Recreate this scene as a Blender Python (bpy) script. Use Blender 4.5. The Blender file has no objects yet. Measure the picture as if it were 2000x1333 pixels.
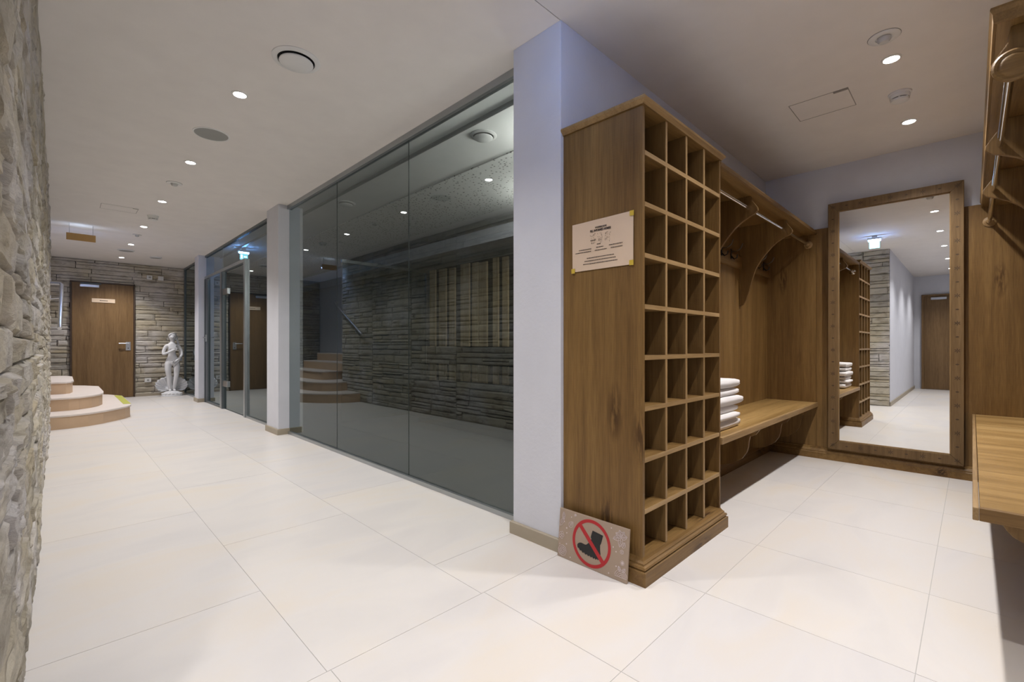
import bpy, bmesh, math, random
from mathutils import Vector, Matrix, noise
random.seed(7)
R = math.radians
PI = math.pi
scn = bpy.context.scene
COL = scn.collection

# ------------------------------------------------------------------ camera, world, exposure
cam_d = bpy.data.cameras.new('camera')
cam = bpy.data.objects.new('camera', cam_d)
COL.objects.link(cam)
cam.location = (0, 0, 1.0)
cam.rotation_euler = (R(90), 0, R(-44.8))
cam_d.sensor_width = 36
cam_d.lens = 893 / 2000 * 36
cam_d.shift_y = 7.9 / 2000
cam_d.clip_start = 0.02
cam_d.clip_end = 60
scn.camera = cam
world = bpy.data.worlds.new('world')
world.use_nodes = True
world.node_tree.nodes['Background'].inputs[0].default_value = (0.9, 0.93, 1, 1)
world.node_tree.nodes['Background'].inputs[1].default_value = 0.02
scn.world = world
scn.view_settings.view_transform = 'Standard'
scn.view_settings.look = 'None'
scn.view_settings.exposure = 0.0
scn.view_settings.gamma = 1.0
SPOT_W = 102.0          # each ceiling downlight
SPOT_COL = (1.0, 0.975, 0.975)
CORRIDOR_LAMPS = [(0.807, 0.25 + 1.5 * k) for k in range(1, 8)]
FOYER_LAMPS = [(4.235, 0.313), (3.24, 0.313), (2.245, 0.313), (0.94, 0.313), (-0.39, 0.313), (-1.9, 0.313), (-3.4, 0.313)]
ZC = 2.57              # ceiling height

# ------------------------------------------------------------------ mesh helpers
ORG = {}


class MB:
    def __init__(self):
        self.v = []
        self.f = []
        self.m = []

    def add(self, vs, fs, mi=0):
        o = len(self.v)
        self.v += [Vector(p) for p in vs]
        self.f += [tuple(i + o for i in f) for f in fs]
        self.m += [mi] * len(fs)
        return self

    def box(self, x0, x1, y0, y1, z0, z1, mi=0):
        vs = [(x0, y0, z0), (x1, y0, z0), (x1, y1, z0), (x0, y1, z0), (x0, y0, z1), (x1, y0, z1), (x1, y1, z1), (x0, y1, z1)]
        return self.add(vs, [(0, 3, 2, 1), (4, 5, 6, 7), (0, 1, 5, 4), (1, 2, 6, 5), (2, 3, 7, 6), (3, 0, 4, 7)], mi)

    def prism(self, poly, ax, a, b, mi=0):
        """poly in the two remaining axes (in order), extruded along ax from a to b"""
        def P(p, t):
            if ax == 'x': return (t, p[0], p[1])
            if ax == 'y': return (p[0], t, p[1])
            return (p[0], p[1], t)
        n = len(poly)
        vs = [P(p, a) for p in poly] + [P(p, b) for p in poly]
        fs = [tuple(range(n))[::-1], tuple(range(n, 2 * n))] + [(i, (i + 1) % n, n + (i + 1) % n, n + i) for i in range(n)]
        return self.add(vs, fs, mi)

    def cyl(self, c, r, h, ax='z', n=24, r2=None, mi=0):
        r2 = r if r2 is None else r2
        vs = []
        for k, (rr, t) in enumerate(((r, 0), (r2, h))):
            for i in range(n):
                a = 2 * PI * i / n
                p = {'z': (rr * math.cos(a), rr * math.sin(a), t), 'x': (t, rr * math.cos(a), rr * math.sin(a)), 'y': (rr * math.sin(a), t, rr * math.cos(a))}[ax]
                vs.append((c[0] + p[0], c[1] + p[1], c[2] + p[2]))
        return self.add(vs, [tuple(range(n))[::-1], tuple(range(n, 2 * n))] + [(i, (i + 1) % n, n + (i + 1) % n, n + i) for i in range(n)], mi)

    def lathe(self, c, prof, ax='z', n=32, mi=0, cap=True):
        vs = []
        for (rr, t) in prof:
            for i in range(n):
                a = 2 * PI * i / n
                p = {'z': (rr * math.cos(a), rr * math.sin(a), t), 'x': (t, rr * math.cos(a), rr * math.sin(a)), 'y': (rr * math.sin(a), t, rr * math.cos(a))}[ax]
                vs.append((c[0] + p[0], c[1] + p[1], c[2] + p[2]))
        m = len(prof)
        fs = [(k * n + i, k * n + (i + 1) % n, (k + 1) * n + (i + 1) % n, (k + 1) * n + i) for k in range(m - 1) for i in range(n)]
        if cap:
            fs += [tuple(range(n))[::-1], tuple(range((m - 1) * n, m * n))]
        return self.add(vs, fs, mi)

    def tube(self, pts, r, n=12, mi=0, rs=None):
        pts = [Vector(p) for p in pts]
        vs = []
        up = None
        for k, p in enumerate(pts):
            t = (pts[min(k + 1, len(pts) - 1)] - pts[max(k - 1, 0)]).normalized()
            if up is None:
                up = Vector((0, 0, 1)) if abs(t.z) < .9 else Vector((1, 0, 0))
            s = t.cross(up).normalized()
            up = s.cross(t).normalized()
            rr = rs[k] if rs else r
            for i in range(n):
                a = 2 * PI * i / n
                vs.append(p + (s * math.cos(a) + up * math.sin(a)) * rr)
        m = len(pts)
        fs = [(k * n + i, k * n + (i + 1) % n, (k + 1) * n + (i + 1) % n, (k + 1) * n + i) for k in range(m - 1) for i in range(n)]
        fs += [tuple(range(n))[::-1], tuple(range((m - 1) * n, m * n))]
        return self.add(vs, fs, mi)

    def sweep(self, path, prof, mi=0):
        """moulding: profile (offset to the right of the path, z) swept along a polyline"""
        n = len(path)
        vs = []
        for k in range(n):
            p = Vector(path[k])
            d0 = (p - Vector(path[k - 1])).normalized() if k > 0 else None
            d1 = (Vector(path[k + 1]) - p).normalized() if k < n - 1 else None
            d0 = d0 or d1
            d1 = d1 or d0
            n0 = Vector((d0.y, -d0.x)); n1 = Vector((d1.y, -d1.x))
            mt = (n0 + n1)
            mt = mt / max(mt.dot(n0), 1e-6)
            for (o, z) in prof:
                q = p + mt * o
                vs.append((q.x, q.y, z))
        m = len(prof)
        fs = [(k * m + j, (k + 1) * m + j, (k + 1) * m + (j + 1) % m, k * m + (j + 1) % m) for k in range(n - 1) for j in range(m)]
        fs += [tuple(range(m)), tuple(range((n - 1) * m, n * m))[::-1]]
        return self.add(vs, fs, mi)

    def sphere(self, c, rx, ry, rz, nu=16, nv=10, mi=0):
        vs = [(c[0], c[1], c[2] - rz)]
        for j in range(1, nv):
            t = -PI / 2 + PI * j / nv
            for i in range(nu):
                a = 2 * PI * i / nu
                vs.append((c[0] + rx * math.cos(t) * math.cos(a), c[1] + ry * math.cos(t) * math.sin(a), c[2] + rz * math.sin(t)))
        vs.append((c[0], c[1], c[2] + rz))
        fs = [(0, 1 + (i + 1) % nu, 1 + i) for i in range(nu)]
        for j in range(nv - 2):
            for i in range(nu):
                a = 1 + j * nu
                fs.append((a + i, a + (i + 1) % nu, a + nu + (i + 1) % nu, a + nu + i))
        a = 1 + (nv - 2) * nu
        fs += [(a + i, a + (i + 1) % nu, len(vs) - 1) for i in range(nu)]
        return self.add(vs, fs, mi)


def mesh_of(name, mb, mats, origin=Vector((0, 0, 0)), bevel=0, smooth=False):
    me = bpy.data.meshes.new(name)
    me.from_pydata([tuple(p - origin) for p in mb.v], [], mb.f)
    for m in (mats if isinstance(mats, (list, tuple)) else [mats]):
        me.materials.append(m)
    if any(mb.m):
        me.polygons.foreach_set('material_index', mb.m)
    bm = bmesh.new()
    bm.from_mesh(me)
    bmesh.ops.recalc_face_normals(bm, faces=bm.faces)
    if bevel:
        ed = [e for e in bm.edges if len(e.link_faces) == 2 and e.calc_face_angle(0) > 0.6]
        bmesh.ops.bevel(bm, geom=ed, offset=bevel, segments=2, affect='EDGES', profile=0.6, clamp_overlap=True)
    bm.to_mesh(me)
    bm.free()
    if smooth:
        me.polygons.foreach_set('use_smooth', [True] * len(me.polygons))
        if smooth != 'all':
            me.set_sharp_from_angle(angle=R(38))
    me.update()
    return me


def obj(name, mb, mats, parent=None, bevel=0, smooth=False, label=None, cat=None, group=None, kind=None, origin=None):
    o_w = ORG[parent.name] if parent else (Vector(origin) if origin else Vector((0, 0, 0)))
    o = bpy.data.objects.new(name, mesh_of(name, mb, mats, o_w, bevel, smooth))
    COL.objects.link(o)
    if parent:
        o.parent = parent
    else:
        o.location = o_w
    ORG[o.name] = o_w
    tag(o, label, cat, group, kind)
    return o


def tag(o, label=None, cat=None, group=None, kind=None):
    if label: o['label'] = label
    if cat: o['category'] = cat
    if group: o['group'] = group
    if kind: o['kind'] = kind
    return o


def thing(name, loc, label, cat, group=None, kind=None):
    o = bpy.data.objects.new(name, None)
    COL.objects.link(o)
    o.location = loc
    o.empty_display_size = 0.05
    ORG[o.name] = Vector(loc)
    return tag(o, label, cat, group, kind)


def light(name, typ, loc, energy, color=(1, 1, 1), parent=None, **kw):
    d = bpy.data.lights.new(name, typ)
    d.energy = energy
    d.color = color
    rot = kw.pop('rot', None)
    for k, v in kw.items():
        setattr(d, k, v)
    o = bpy.data.objects.new(name, d)
    COL.objects.link(o)
    if parent:
        o.parent = parent
        o.location = Vector(loc) - ORG[parent.name]
    else:
        o.location = loc
    if rot: o.rotation_euler = rot
    return o


# ------------------------------------------------------------------ materials
def new_mat(name):
    m = bpy.data.materials.new(name)
    m.use_nodes = True
    nt = m.node_tree
    for n in list(nt.nodes):
        nt.nodes.remove(n)
    out = nt.nodes.new('ShaderNodeOutputMaterial')
    bs = nt.nodes.new('ShaderNodeBsdfPrincipled')
    nt.links.new(bs.outputs[0], out.inputs[0])
    return m, nt, bs, out


def nd(nt, typ, **kw):
    n = nt.nodes.new(typ)
    for k, v in kw.items():
        if k.startswith('i_'):
            key = k[2:]
            n.inputs[int(key) if key.isdigit() else key.replace('_', ' ')].default_value = v
        else:
            setattr(n, k, v)
    return n


def lk(nt, a, b):
    nt.links.new(a, b)


def ramp(nt, fac, stops):
    r = nt.nodes.new('ShaderNodeValToRGB')
    while len(r.color_ramp.elements) < len(stops):
        r.color_ramp.elements.new(0.5)
    for e, (p, c) in zip(r.color_ramp.elements, stops):
        e.position = p
        e.color = (*c, 1) if len(c) == 3 else c
    lk(nt, fac, r.inputs[0])
    return r.outputs[0]


def mix(nt, fac, a, b, mode='MIX'):
    n = nt.nodes.new('ShaderNodeMix')
    n.data_type = 'RGBA'
    n.blend_type = mode
    for inp, val in ((n.inputs[0], fac), (n.inputs[6], a), (n.inputs[7], b)):
        if hasattr(val, 'type') and not isinstance(val, (tuple, float, int)):
            lk(nt, val, inp)
        else:
            inp.default_value = val if isinstance(val, (float, int)) else (*val, 1)
    return n.outputs[2]


def bump(nt, bs, h, strength, dist=0.01):
    b = nd(nt, 'ShaderNodeBump')
    b.inputs['Strength'].default_value = strength
    b.inputs['Distance'].default_value = dist
    lk(nt, h, b.inputs['Height'])
    lk(nt, b.outputs[0], bs.inputs['Normal'])
    return b


def simple(name, col, rough=0.5, metal=0.0, bumps=None, spec=0.5, coat=0):
    m, nt, bs, out = new_mat(name)
    bs.inputs['Base Color'].default_value = (*col, 1)
    bs.inputs['Roughness'].default_value = rough
    bs.inputs['Metallic'].default_value = metal
    bs.inputs['Specular IOR Level'].default_value = spec
    bs.inputs['Coat Weight'].default_value = coat
    tc = nd(nt, 'ShaderNodeTexCoord')
    n0 = nd(nt, 'ShaderNodeTexNoise', i_Scale=6.0, i_Detail=4.0)
    lk(nt, tc.outputs['Object'], n0.inputs['Vector'])
    c = mix(nt, n0.outputs[0], tuple(x * .94 for x in col), tuple(min(1, x * 1.05) for x in col))
    lk(nt, c, bs.inputs['Base Color'])
    if bumps:
        sc, st, di = bumps
        n = nd(nt, 'ShaderNodeTexNoise', i_Scale=sc, i_Detail=5.0)
        lk(nt, tc.outputs['Object'], n.inputs['Vector'])
        bump(nt, bs, n.outputs[0], st, di)
    return m


def emit(name, col, s):
    m = bpy.data.materials.new(name)
    m.use_nodes = True
    nt = m.node_tree
    for n in list(nt.nodes): nt.nodes.remove(n)
    out = nt.nodes.new('ShaderNodeOutputMaterial')
    e = nt.nodes.new('ShaderNodeEmission')
    e.inputs[0].default_value = (*col, 1)
    e.inputs[1].default_value = s
    nt.links.new(e.outputs[0], out.inputs[0])
    return m


def wood(name, axis, dark, mid, lite, rough=0.5, knots=True, saw=0.5, fine=1.0):
    """oak with the grain running along axis"""
    m, nt, bs, out = new_mat(name)
    tc = nd(nt, 'ShaderNodeTexCoord')
    oi = nd(nt, 'ShaderNodeObjectInfo')
    ad = nd(nt, 'ShaderNodeVectorMath', operation='ADD')
    sc = nd(nt, 'ShaderNodeVectorMath', operation='SCALE')
    cmb = nd(nt, 'ShaderNodeCombineXYZ')
    lk(nt, oi.outputs['Random'], cmb.inputs[0]); lk(nt, oi.outputs['Random'], cmb.inputs[1]); lk(nt, oi.outputs['Random'], cmb.inputs[2])
    lk(nt, cmb.outputs[0], sc.inputs[0]); sc.inputs['Scale'].default_value = 7.0
    lk(nt, tc.outputs['Object'], ad.inputs[0]); lk(nt, sc.outputs[0], ad.inputs[1])
    def stretch(l, c):
        mp = nd(nt, 'ShaderNodeMapping')
        s = [c, c, c]; s['xyz'.index(axis)] = l
        mp.inputs['Scale'].default_value = s
        lk(nt, ad.outputs[0], mp.inputs[0])
        return mp.outputs[0]
    big = nd(nt, 'ShaderNodeTexNoise', i_Scale=1.0, i_Detail=3.0, i_Distortion=0.6); lk(nt, stretch(0.5, 5.0), big.inputs[0])
    med = nd(nt, 'ShaderNodeTexNoise', i_Scale=1.0, i_Detail=6.0, i_Roughness=0.65, i_Distortion=0.3); lk(nt, stretch(1.6, 38.0), med.inputs[0])
    fin = nd(nt, 'ShaderNodeTexNoise', i_Scale=1.0, i_Detail=3.0); lk(nt, stretch(9.0, 190.0), fin.inputs[0])
    c = ramp(nt, big.outputs[0], [(0.3, dark), (0.52, mid), (0.72, lite)])
    c2 = ramp(nt, med.outputs[0], [(0.3, (0.72, 0.69, 0.63)), (0.55, (1, 1, 1)), (0.75, (1.1, 1.08, 1.05))])
    c = mix(nt, 1.0, c, c2, 'MULTIPLY')
    c3 = ramp(nt, fin.outputs[0], [(0.35, (0.86, 0.84, 0.8)), (0.6, (1.03, 1.03, 1.03))])
    c = mix(nt, fine, c, c3, 'MULTIPLY')
    if knots:
        vo = nd(nt, 'ShaderNodeTexVoronoi', feature='F1', i_Scale=1.0, i_Randomness=1.0); lk(nt, stretch(1.1, 3.6), vo.inputs[0])
        k = ramp(nt, vo.outputs['Distance'], [(0.03, (0.22, 0.17, 0.12)), (0.09, (0.5, 0.44, 0.36)), (0.17, (1, 1, 1))])
        brk = nd(nt, 'ShaderNodeTexNoise', i_Scale=1.0, i_Detail=4.0); lk(nt, stretch(12.0, 70.0), brk.inputs[0])
        kf = ramp(nt, brk.outputs[0], [(0.38, (0, 0, 0)), (0.52, (1, 1, 1))])
        c = mix(nt, kf, c, mix(nt, 1.0, c, k, 'MULTIPLY'))
    lk(nt, c, bs.inputs['Base Color'])
    bs.inputs['Roughness'].default_value = rough
    bs.inputs['Specular IOR Level'].default_value = 0.35
    # cross-cut saw marks: lines across the grain
    mp = nd(nt, 'ShaderNodeMapping')
    s = [5.0, 5.0, 5.0]; s['xyz'.index(axis)] = 150.0
    mp.inputs['Scale'].default_value = s
    lk(nt, ad.outputs[0], mp.inputs[0])
    sw = nd(nt, 'ShaderNodeTexNoise', i_Scale=1.0, i_Detail=2.0); lk(nt, mp.outputs[0], sw.inputs[0])
    mm = nd(nt, 'ShaderNodeMath', operation='MULTIPLY_ADD')
    lk(nt, sw.outputs[0], mm.inputs[0]); mm.inputs[1].default_value = saw
    lk(nt, fin.outputs[0], mm.inputs[2])
    bump(nt, bs, mm.outputs[0], 0.35, 0.002)
    return m


OD, OM, OL = (0.145, 0.076, 0.022), (0.208, 0.117, 0.036), (0.262, 0.155, 0.053)
oak_z = wood('oak_vertical_grain', 'z', OD, OM, OL)
oak_x = wood('oak_grain_x', 'x', OD, OM, OL)
oak_y = wood('oak_grain_y', 'y', OD, OM, OL)
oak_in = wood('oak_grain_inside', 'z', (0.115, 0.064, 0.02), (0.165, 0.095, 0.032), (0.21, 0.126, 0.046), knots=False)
oak_edge_x = wood('oak_edging_and_lit_x', 'x', (0.27, 0.168, 0.07), (0.335, 0.212, 0.092), (0.38, 0.248, 0.113), knots=False)  # pale tone paints front light on shelf edges; bench strip is itself pale
oak_edge_z = wood('oak_trim_and_lit_z', 'z', (0.27, 0.168, 0.07), (0.335, 0.212, 0.092), (0.38, 0.248, 0.113), knots=False)  # pale tone puts front light into the divider edges
brk_m = wood('oak_bracket', 'z', OD, OM, OL, knots=False)
bench_top_m = wood('oak_bench_top', 'x', (0.24, 0.14, 0.045), (0.38, 0.235, 0.085), (0.52, 0.345, 0.145), rough=0.38)
bench_top_y = wood('oak_bench_top_cross', 'y', (0.24, 0.14, 0.045), (0.38, 0.235, 0.085), (0.52, 0.345, 0.145), rough=0.38)
door_m = wood('oak_door_veneer', 'z', (0.16, 0.092, 0.038), (0.195, 0.115, 0.048), (0.23, 0.138, 0.06), knots=False, saw=0.1, rough=0.42)
slat_m = wood('pale_slat_wood', 'z', (0.42, 0.31, 0.18), (0.56, 0.42, 0.25), (0.68, 0.53, 0.33), knots=False)
frame_m = wood('mirror_frame_oak', 'z', (0.155, 0.092, 0.038), (0.19, 0.117, 0.05), (0.225, 0.142, 0.064), knots=False, saw=0.15)
carve_m = simple('carved_dark_oak', (0.075, 0.045, 0.02), 0.7)
plaster = simple('white_plaster', (0.645, 0.65, 0.695), 0.85, bumps=(55.0, 0.25, 0.004), spec=0.2)
ceiling_m = simple('ceiling_paint', (0.79, 0.75, 0.715), 0.9, bumps=(80.0, 0.05, 0.002), spec=0.1)
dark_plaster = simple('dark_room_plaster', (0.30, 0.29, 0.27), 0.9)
skirt_m = simple('stone_skirting', (0.36, 0.305, 0.225), 0.5, bumps=(30.0, 0.1, 0.002))
alu = simple('grey_aluminium', (0.40, 0.42, 0.43), 0.35, 0.85)
alu_dark = simple('dark_aluminium', (0.14, 0.16, 0.17), 0.4, 0.7)
chrome = simple('chrome', (0.8, 0.8, 0.82), 0.12, 1.0)
steel = simple('brushed_steel', (0.55, 0.56, 0.58), 0.3, 1.0)
hook_m = simple('worn_hook_metal', (0.12, 0.10, 0.08), 0.35, 0.9)
dark_metal = simple('dark_hook_metal', (0.05, 0.045, 0.04), 0.35, 0.9)
white_pl = simple('white_plastic', (0.72, 0.71, 0.69), 0.45)
grey_mesh = simple('grey_speaker_mesh', (0.33, 0.33, 0.31), 0.8, bumps=(900.0, 0.5, 0.002))
blackm = simple('black_gap', (0.012, 0.012, 0.012), 0.9)
seam_dark = simple('dark_glass_edge', (0.012, 0.022, 0.02), 0.6)
seam_m = simple('grey_seam', (0.30, 0.28, 0.26), 0.9)
towel_m = simple('white_terry_cloth', (0.86, 0.82, 0.80), 1.0, bumps=(420.0, 0.9, 0.004), spec=0.1)
stair_tread = simple('pale_stair_stone', (0.72, 0.64, 0.58), 0.4, bumps=(40.0, 0.05, 0.002))
stair_riser = simple('tan_stair_stone', (0.60, 0.42, 0.27), 0.5, bumps=(40.0, 0.05, 0.002))
tape_m = simple('green_yellow_tape', (0.42, 0.42, 0.06), 0.5)
statue_m = simple('white_cast_stone', (0.74, 0.74, 0.75), 0.6, bumps=(60.0, 0.2, 0.003))
dark_fabric = simple('dark_teal_upholstery', (0.012, 0.018, 0.022), 0.9)
paper_m = simple('cream_parchment_paper', (0.66, 0.50, 0.36), 0.8, bumps=(18.0, 0.3, 0.004))
ink_m = simple('dark_print_ink', (0.05, 0.035, 0.03), 0.8)
grey_ink = simple('grey_print_ink', (0.30, 0.22, 0.17), 0.8)
yel_tape = simple('yellow_tape', (0.60, 0.42, 0.05), 0.4)
board_m = simple('taupe_sign_board', (0.36, 0.27, 0.20), 0.6)
red_m = simple('red_print', (0.42, 0.016, 0.02), 0.5)
blk_print = simple('black_print', (0.012, 0.012, 0.012), 0.5)
wht_print = simple('pale_print', (0.62, 0.52, 0.50), 0.6)
plate_m = simple('beige_door_plate', (0.74, 0.58, 0.42), 0.5)
cork_m = simple('brown_hanging_board', (0.50, 0.30, 0.11), 0.7, bumps=(60.0, 0.5, 0.004))
lamp_on = emit('lamp_glow', (1.0, 0.97, 0.93), 60.0)
exit_glow = emit('exit_sign_glow', (0.25, 0.85, 1.0), 5.0)
exit_white = emit('exit_sign_white', (0.9, 1.0, 1.0), 14.0)

# floor tile
tile_m, nt, bs, _ = new_mat('beige_stone_tile')
geo = nd(nt, 'ShaderNodeNewGeometry')
oi = nd(nt, 'ShaderNodeObjectInfo')
n1 = nd(nt, 'ShaderNodeTexNoise', i_Scale=1.3, i_Detail=5.0, i_Distortion=0.8)
mp = nd(nt, 'ShaderNodeMapping'); mp.inputs['Scale'].default_value = (1.0, 2.4, 1)
lk(nt, geo.outputs['Position'], mp.inputs[0]); lk(nt, mp.outputs[0], n1.inputs[0])
c = ramp(nt, n1.outputs[0], [(0.3, (0.655, 0.625, 0.60)), (0.5, (0.70, 0.665, 0.63)), (0.7, (0.71, 0.65, 0.575))])
rr = ramp(nt, oi.outputs['Random'], [(0.0, (0.95, 0.95, 0.96)), (1.0, (1.0, 0.99, 0.97))])
c = mix(nt, 1.0, c, rr, 'MULTIPLY')
lk(nt, c, bs.inputs['Base Color'])
bs.inputs['Roughness'].default_value = 0.36
bs.inputs['Specular IOR Level'].default_value = 0.42
n2 = nd(nt, 'ShaderNodeTexNoise', i_Scale=35.0, i_Detail=3.0)
lk(nt, geo.outputs['Position'], n2.inputs[0])
bump(nt, bs, n2.outputs[0], 0.06, 0.002)
joint_m = simple('tile_joint_grout', (0.47, 0.45, 0.42), 0.8)

# stone ledge veneer
stone_m, nt, bs, _ = new_mat('split_face_stone')
geo = nd(nt, 'ShaderNodeNewGeometry')
oi = nd(nt, 'ShaderNodeObjectInfo')
at = nd(nt, 'ShaderNodeAttribute', attribute_name='rnd')
ad = nd(nt, 'ShaderNodeMath', operation='ADD'); lk(nt, oi.outputs['Random'], ad.inputs[0]); lk(nt, at.outputs['Fac'], ad.inputs[1])
fr = nd(nt, 'ShaderNodeMath', operation='FRACT'); lk(nt, ad.outputs[0], fr.inputs[0])
c = ramp(nt, fr.outputs[0], [(0.0, (0.50, 0.44, 0.33)), (0.3, (0.42, 0.38, 0.31)), (0.55, (0.56, 0.505, 0.40)), (0.8, (0.48, 0.41, 0.29)), (1.0, (0.40, 0.375, 0.33))])
mp = nd(nt, 'ShaderNodeMapping'); mp.inputs['Scale'].default_value = (5, 5, 16)
lk(nt, geo.outputs['Position'], mp.inputs[0])
n1 = nd(nt, 'ShaderNodeTexNoise', i_Scale=1.0, i_Detail=8.0, i_Roughness=0.7, i_Distortion=0.5); lk(nt, mp.outputs[0], n1.inputs[0])
n2 = nd(nt, 'ShaderNodeTexNoise', i_Scale=2.2, i_Detail=3.0); lk(nt, geo.outputs['Position'], n2.inputs[0])
c = mix(nt, ramp(nt, n2.outputs[0], [(0.45, (0, 0, 0)), (0.7, (1, 1, 1))]), c, (0.60, 0.565, 0.54))
c2 = ramp(nt, n1.outputs[0], [(0.3, (0.5, 0.47, 0.43)), (0.5, (1, 1, 1)), (0.75, (1.15, 1.13, 1.1))])
c = mix(nt, 1.0, c, c2, 'MULTIPLY')
lk(nt, c, bs.inputs['Base Color'])
bs.inputs['Roughness'].default_value = 0.85
bs.inputs['Specular IOR Level'].default_value = 0.25
mp2 = nd(nt, 'ShaderNodeMapping'); mp2.inputs['Scale'].default_value = (16, 16, 55)
lk(nt, geo.outputs['Position'], mp2.inputs[0])
n3 = nd(nt, 'ShaderNodeTexNoise', i_Scale=1.0, i_Detail=8.0, i_Roughness=0.72, i_Distortion=0.4); lk(nt, mp2.outputs[0], n3.inputs[0])
bump(nt, bs, n3.outputs[0], 1.0, 0.016)
gap_m = simple('dark_stone_gap', (0.05, 0.042, 0.033), 0.95)

# tinted reflective glass: a coated grey pane
def glass(name, tint, refl, rc):
    m = bpy.data.materials.new(name)
    m.use_nodes = True
    nt = m.node_tree
    for n in list(nt.nodes): nt.nodes.remove(n)
    out = nt.nodes.new('ShaderNodeOutputMaterial')
    tr = nt.nodes.new('ShaderNodeBsdfTransparent'); tr.inputs[0].default_value = (*tint, 1)
    gl = nt.nodes.new('ShaderNodeBsdfGlossy'); gl.inputs[0].default_value = (*rc, 1); gl.inputs['Roughness'].default_value = 0.0
    lw = nt.nodes.new('ShaderNodeLayerWeight'); lw.inputs[0].default_value = 0.5
    pw = nt.nodes.new('ShaderNodeMath'); pw.operation = 'POWER'; pw.inputs[1].default_value = 5.0
    ma = nt.nodes.new('ShaderNodeMath'); ma.operation = 'MULTIPLY_ADD'; ma.inputs[1].default_value = 0.92 - refl; ma.inputs[2].default_value = refl
    ma.use_clamp = True
    nt.links.new(lw.outputs['Facing'], pw.inputs[0])
    nt.links.new(pw.outputs[0], ma.inputs[0])
    mx = nt.nodes.new('ShaderNodeMixShader')
    nt.links.new(ma.outputs[0], mx.inputs[0]); nt.links.new(tr.outputs[0], mx.inputs[1]); nt.links.new(gl.outputs[0], mx.inputs[2])
    nt.links.new(mx.outputs[0], out.inputs[0])
    return m


glass_m = glass('grey_coated_glass', (0.195, 0.225, 0.235), 0.115, (0.86, 0.95, 0.95))
inner_glass_m = glass('green_dark_glass', (0.62, 0.75, 0.72), 0.05, (0.9, 1.0, 0.97))
mirror_m, nt, bs, _ = new_mat('mirror_silver')
bs.inputs['Base Color'].default_value = (0.93, 0.94, 0.93, 1)
bs.inputs['Metallic'].default_value = 1.0
bs.inputs['Roughness'].default_value = 0.0

# perforated acoustic ceiling board
perf_m, nt, bs, _ = new_mat('perforated_ceiling_board')
geo = nd(nt, 'ShaderNodeNewGeometry')
vo = nd(nt, 'ShaderNodeTexVoronoi', i_Scale=26.0, i_Randomness=0.9)
lk(nt, geo.outputs['Position'], vo.inputs[0])
c = ramp(nt, vo.outputs['Distance'], [(0.2, (0.05, 0.05, 0.05)), (0.27, (0.80, 0.79, 0.76))])
lk(nt, c, bs.inputs['Base Color'])
bs.inputs['Roughness'].default_value = 0.9

# ------------------------------------------------------------------ setting: floor
floor = obj('floor', MB().box(-4.7, 4.85, -0.6, 11.5, -0.10, -0.0012), joint_m, kind='structure', label='beige stone tile floor of the corridor and coat recess')
def tile(x0, x1, y0, y1):
    g = 0.0011
    o = obj('floor_tile', MB().box(x0 + g, x1 - g, y0 + g, y1 - g, -0.011, 0.0), tile_m, floor)
    return o
ys = [-0.455, 0.122, 0.757, 1.391]
xs = [-4.5 + 0.0]
grid_x = [1.85 + 0.6275 * k for k in range(-10, 5)]
gx = [-4.5] + [x for x in grid_x if -4.5 < x < 4.8] + [4.80]
for i in range(len(gx) - 1):
    for j in range(3):
        tile(gx[i], gx[i + 1], ys[j], ys[j + 1])
# corridor: long tiles in three staggered strips
strips = [(-0.09, 0.584, 1.391 + 0.65), (0.584, 1.209, 1.391 + 1.235), (1.209, 1.85, 1.391 + 0.33)]
for (x0, x1, yf) in strips:
    y = 1.391
    y2 = yf
    while y < 11.42:
        tile(x0, x1, y, min(y2, 11.42))
        y = y2
        y2 = y2 + 1.25
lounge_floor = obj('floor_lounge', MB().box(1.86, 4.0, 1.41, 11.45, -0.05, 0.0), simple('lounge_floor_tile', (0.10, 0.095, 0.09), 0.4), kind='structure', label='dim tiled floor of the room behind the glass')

# ------------------------------------------------------------------ setting: ceiling
ceil = obj('ceiling', MB().box(-4.7, 4.9, -0.6, 1.40, ZC, ZC + 0.1), ceiling_m, kind='structure', label='plain white ceiling over the coat recess')
ceil2 = obj('ceiling_corridor', MB().box(-1.2, 1.86, 1.404, 11.6, ZC, ZC + 0.1), ceiling_m, kind='structure', label='plain white ceiling over the corridor')
obj('joint', MB().box(-0.1, 1.72, 1.399, 1.405, ZC + 0.004, ZC + 0.05), seam_m, ceil2)
ceil3 = obj('ceiling_lounge', MB().box(1.86, 4.2, 1.4, 11.6, ZC, ZC + 0.1), simple('lounge_ceiling_paint', (0.88, 0.86, 0.84), 0.9), kind='structure', label='ceiling of the dim room behind the glass')
obj('perforated_panel', MB().box(2.6, 3.6, 1.6, 11.4, ZC - 0.012, ZC - 0.001), perf_m, ceil3)
obj('recess_edge', MB().box(2.06, 2.085, 1.6, 11.4, ZC - 0.02, ZC - 0.001), alu_dark, ceil3)
obj('dropped_beam', MB().box(3.55, 4.0, 1.4, 11.4, 2.2, 2.36), plaster, ceil3)


def seam_loop(pts, w=0.004):
    mb = MB()
    for a, b in zip(pts, pts[1:] + pts[:1]):
        x0, x1 = sorted((a[0], b[0])); y0, y1 = sorted((a[1], b[1]))
        mb.box(x0 - w / 2, x1 + w / 2, y0 - w / 2, y1 + w / 2, ZC - 0.0012, ZC + 0.002)
    return mb


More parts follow.
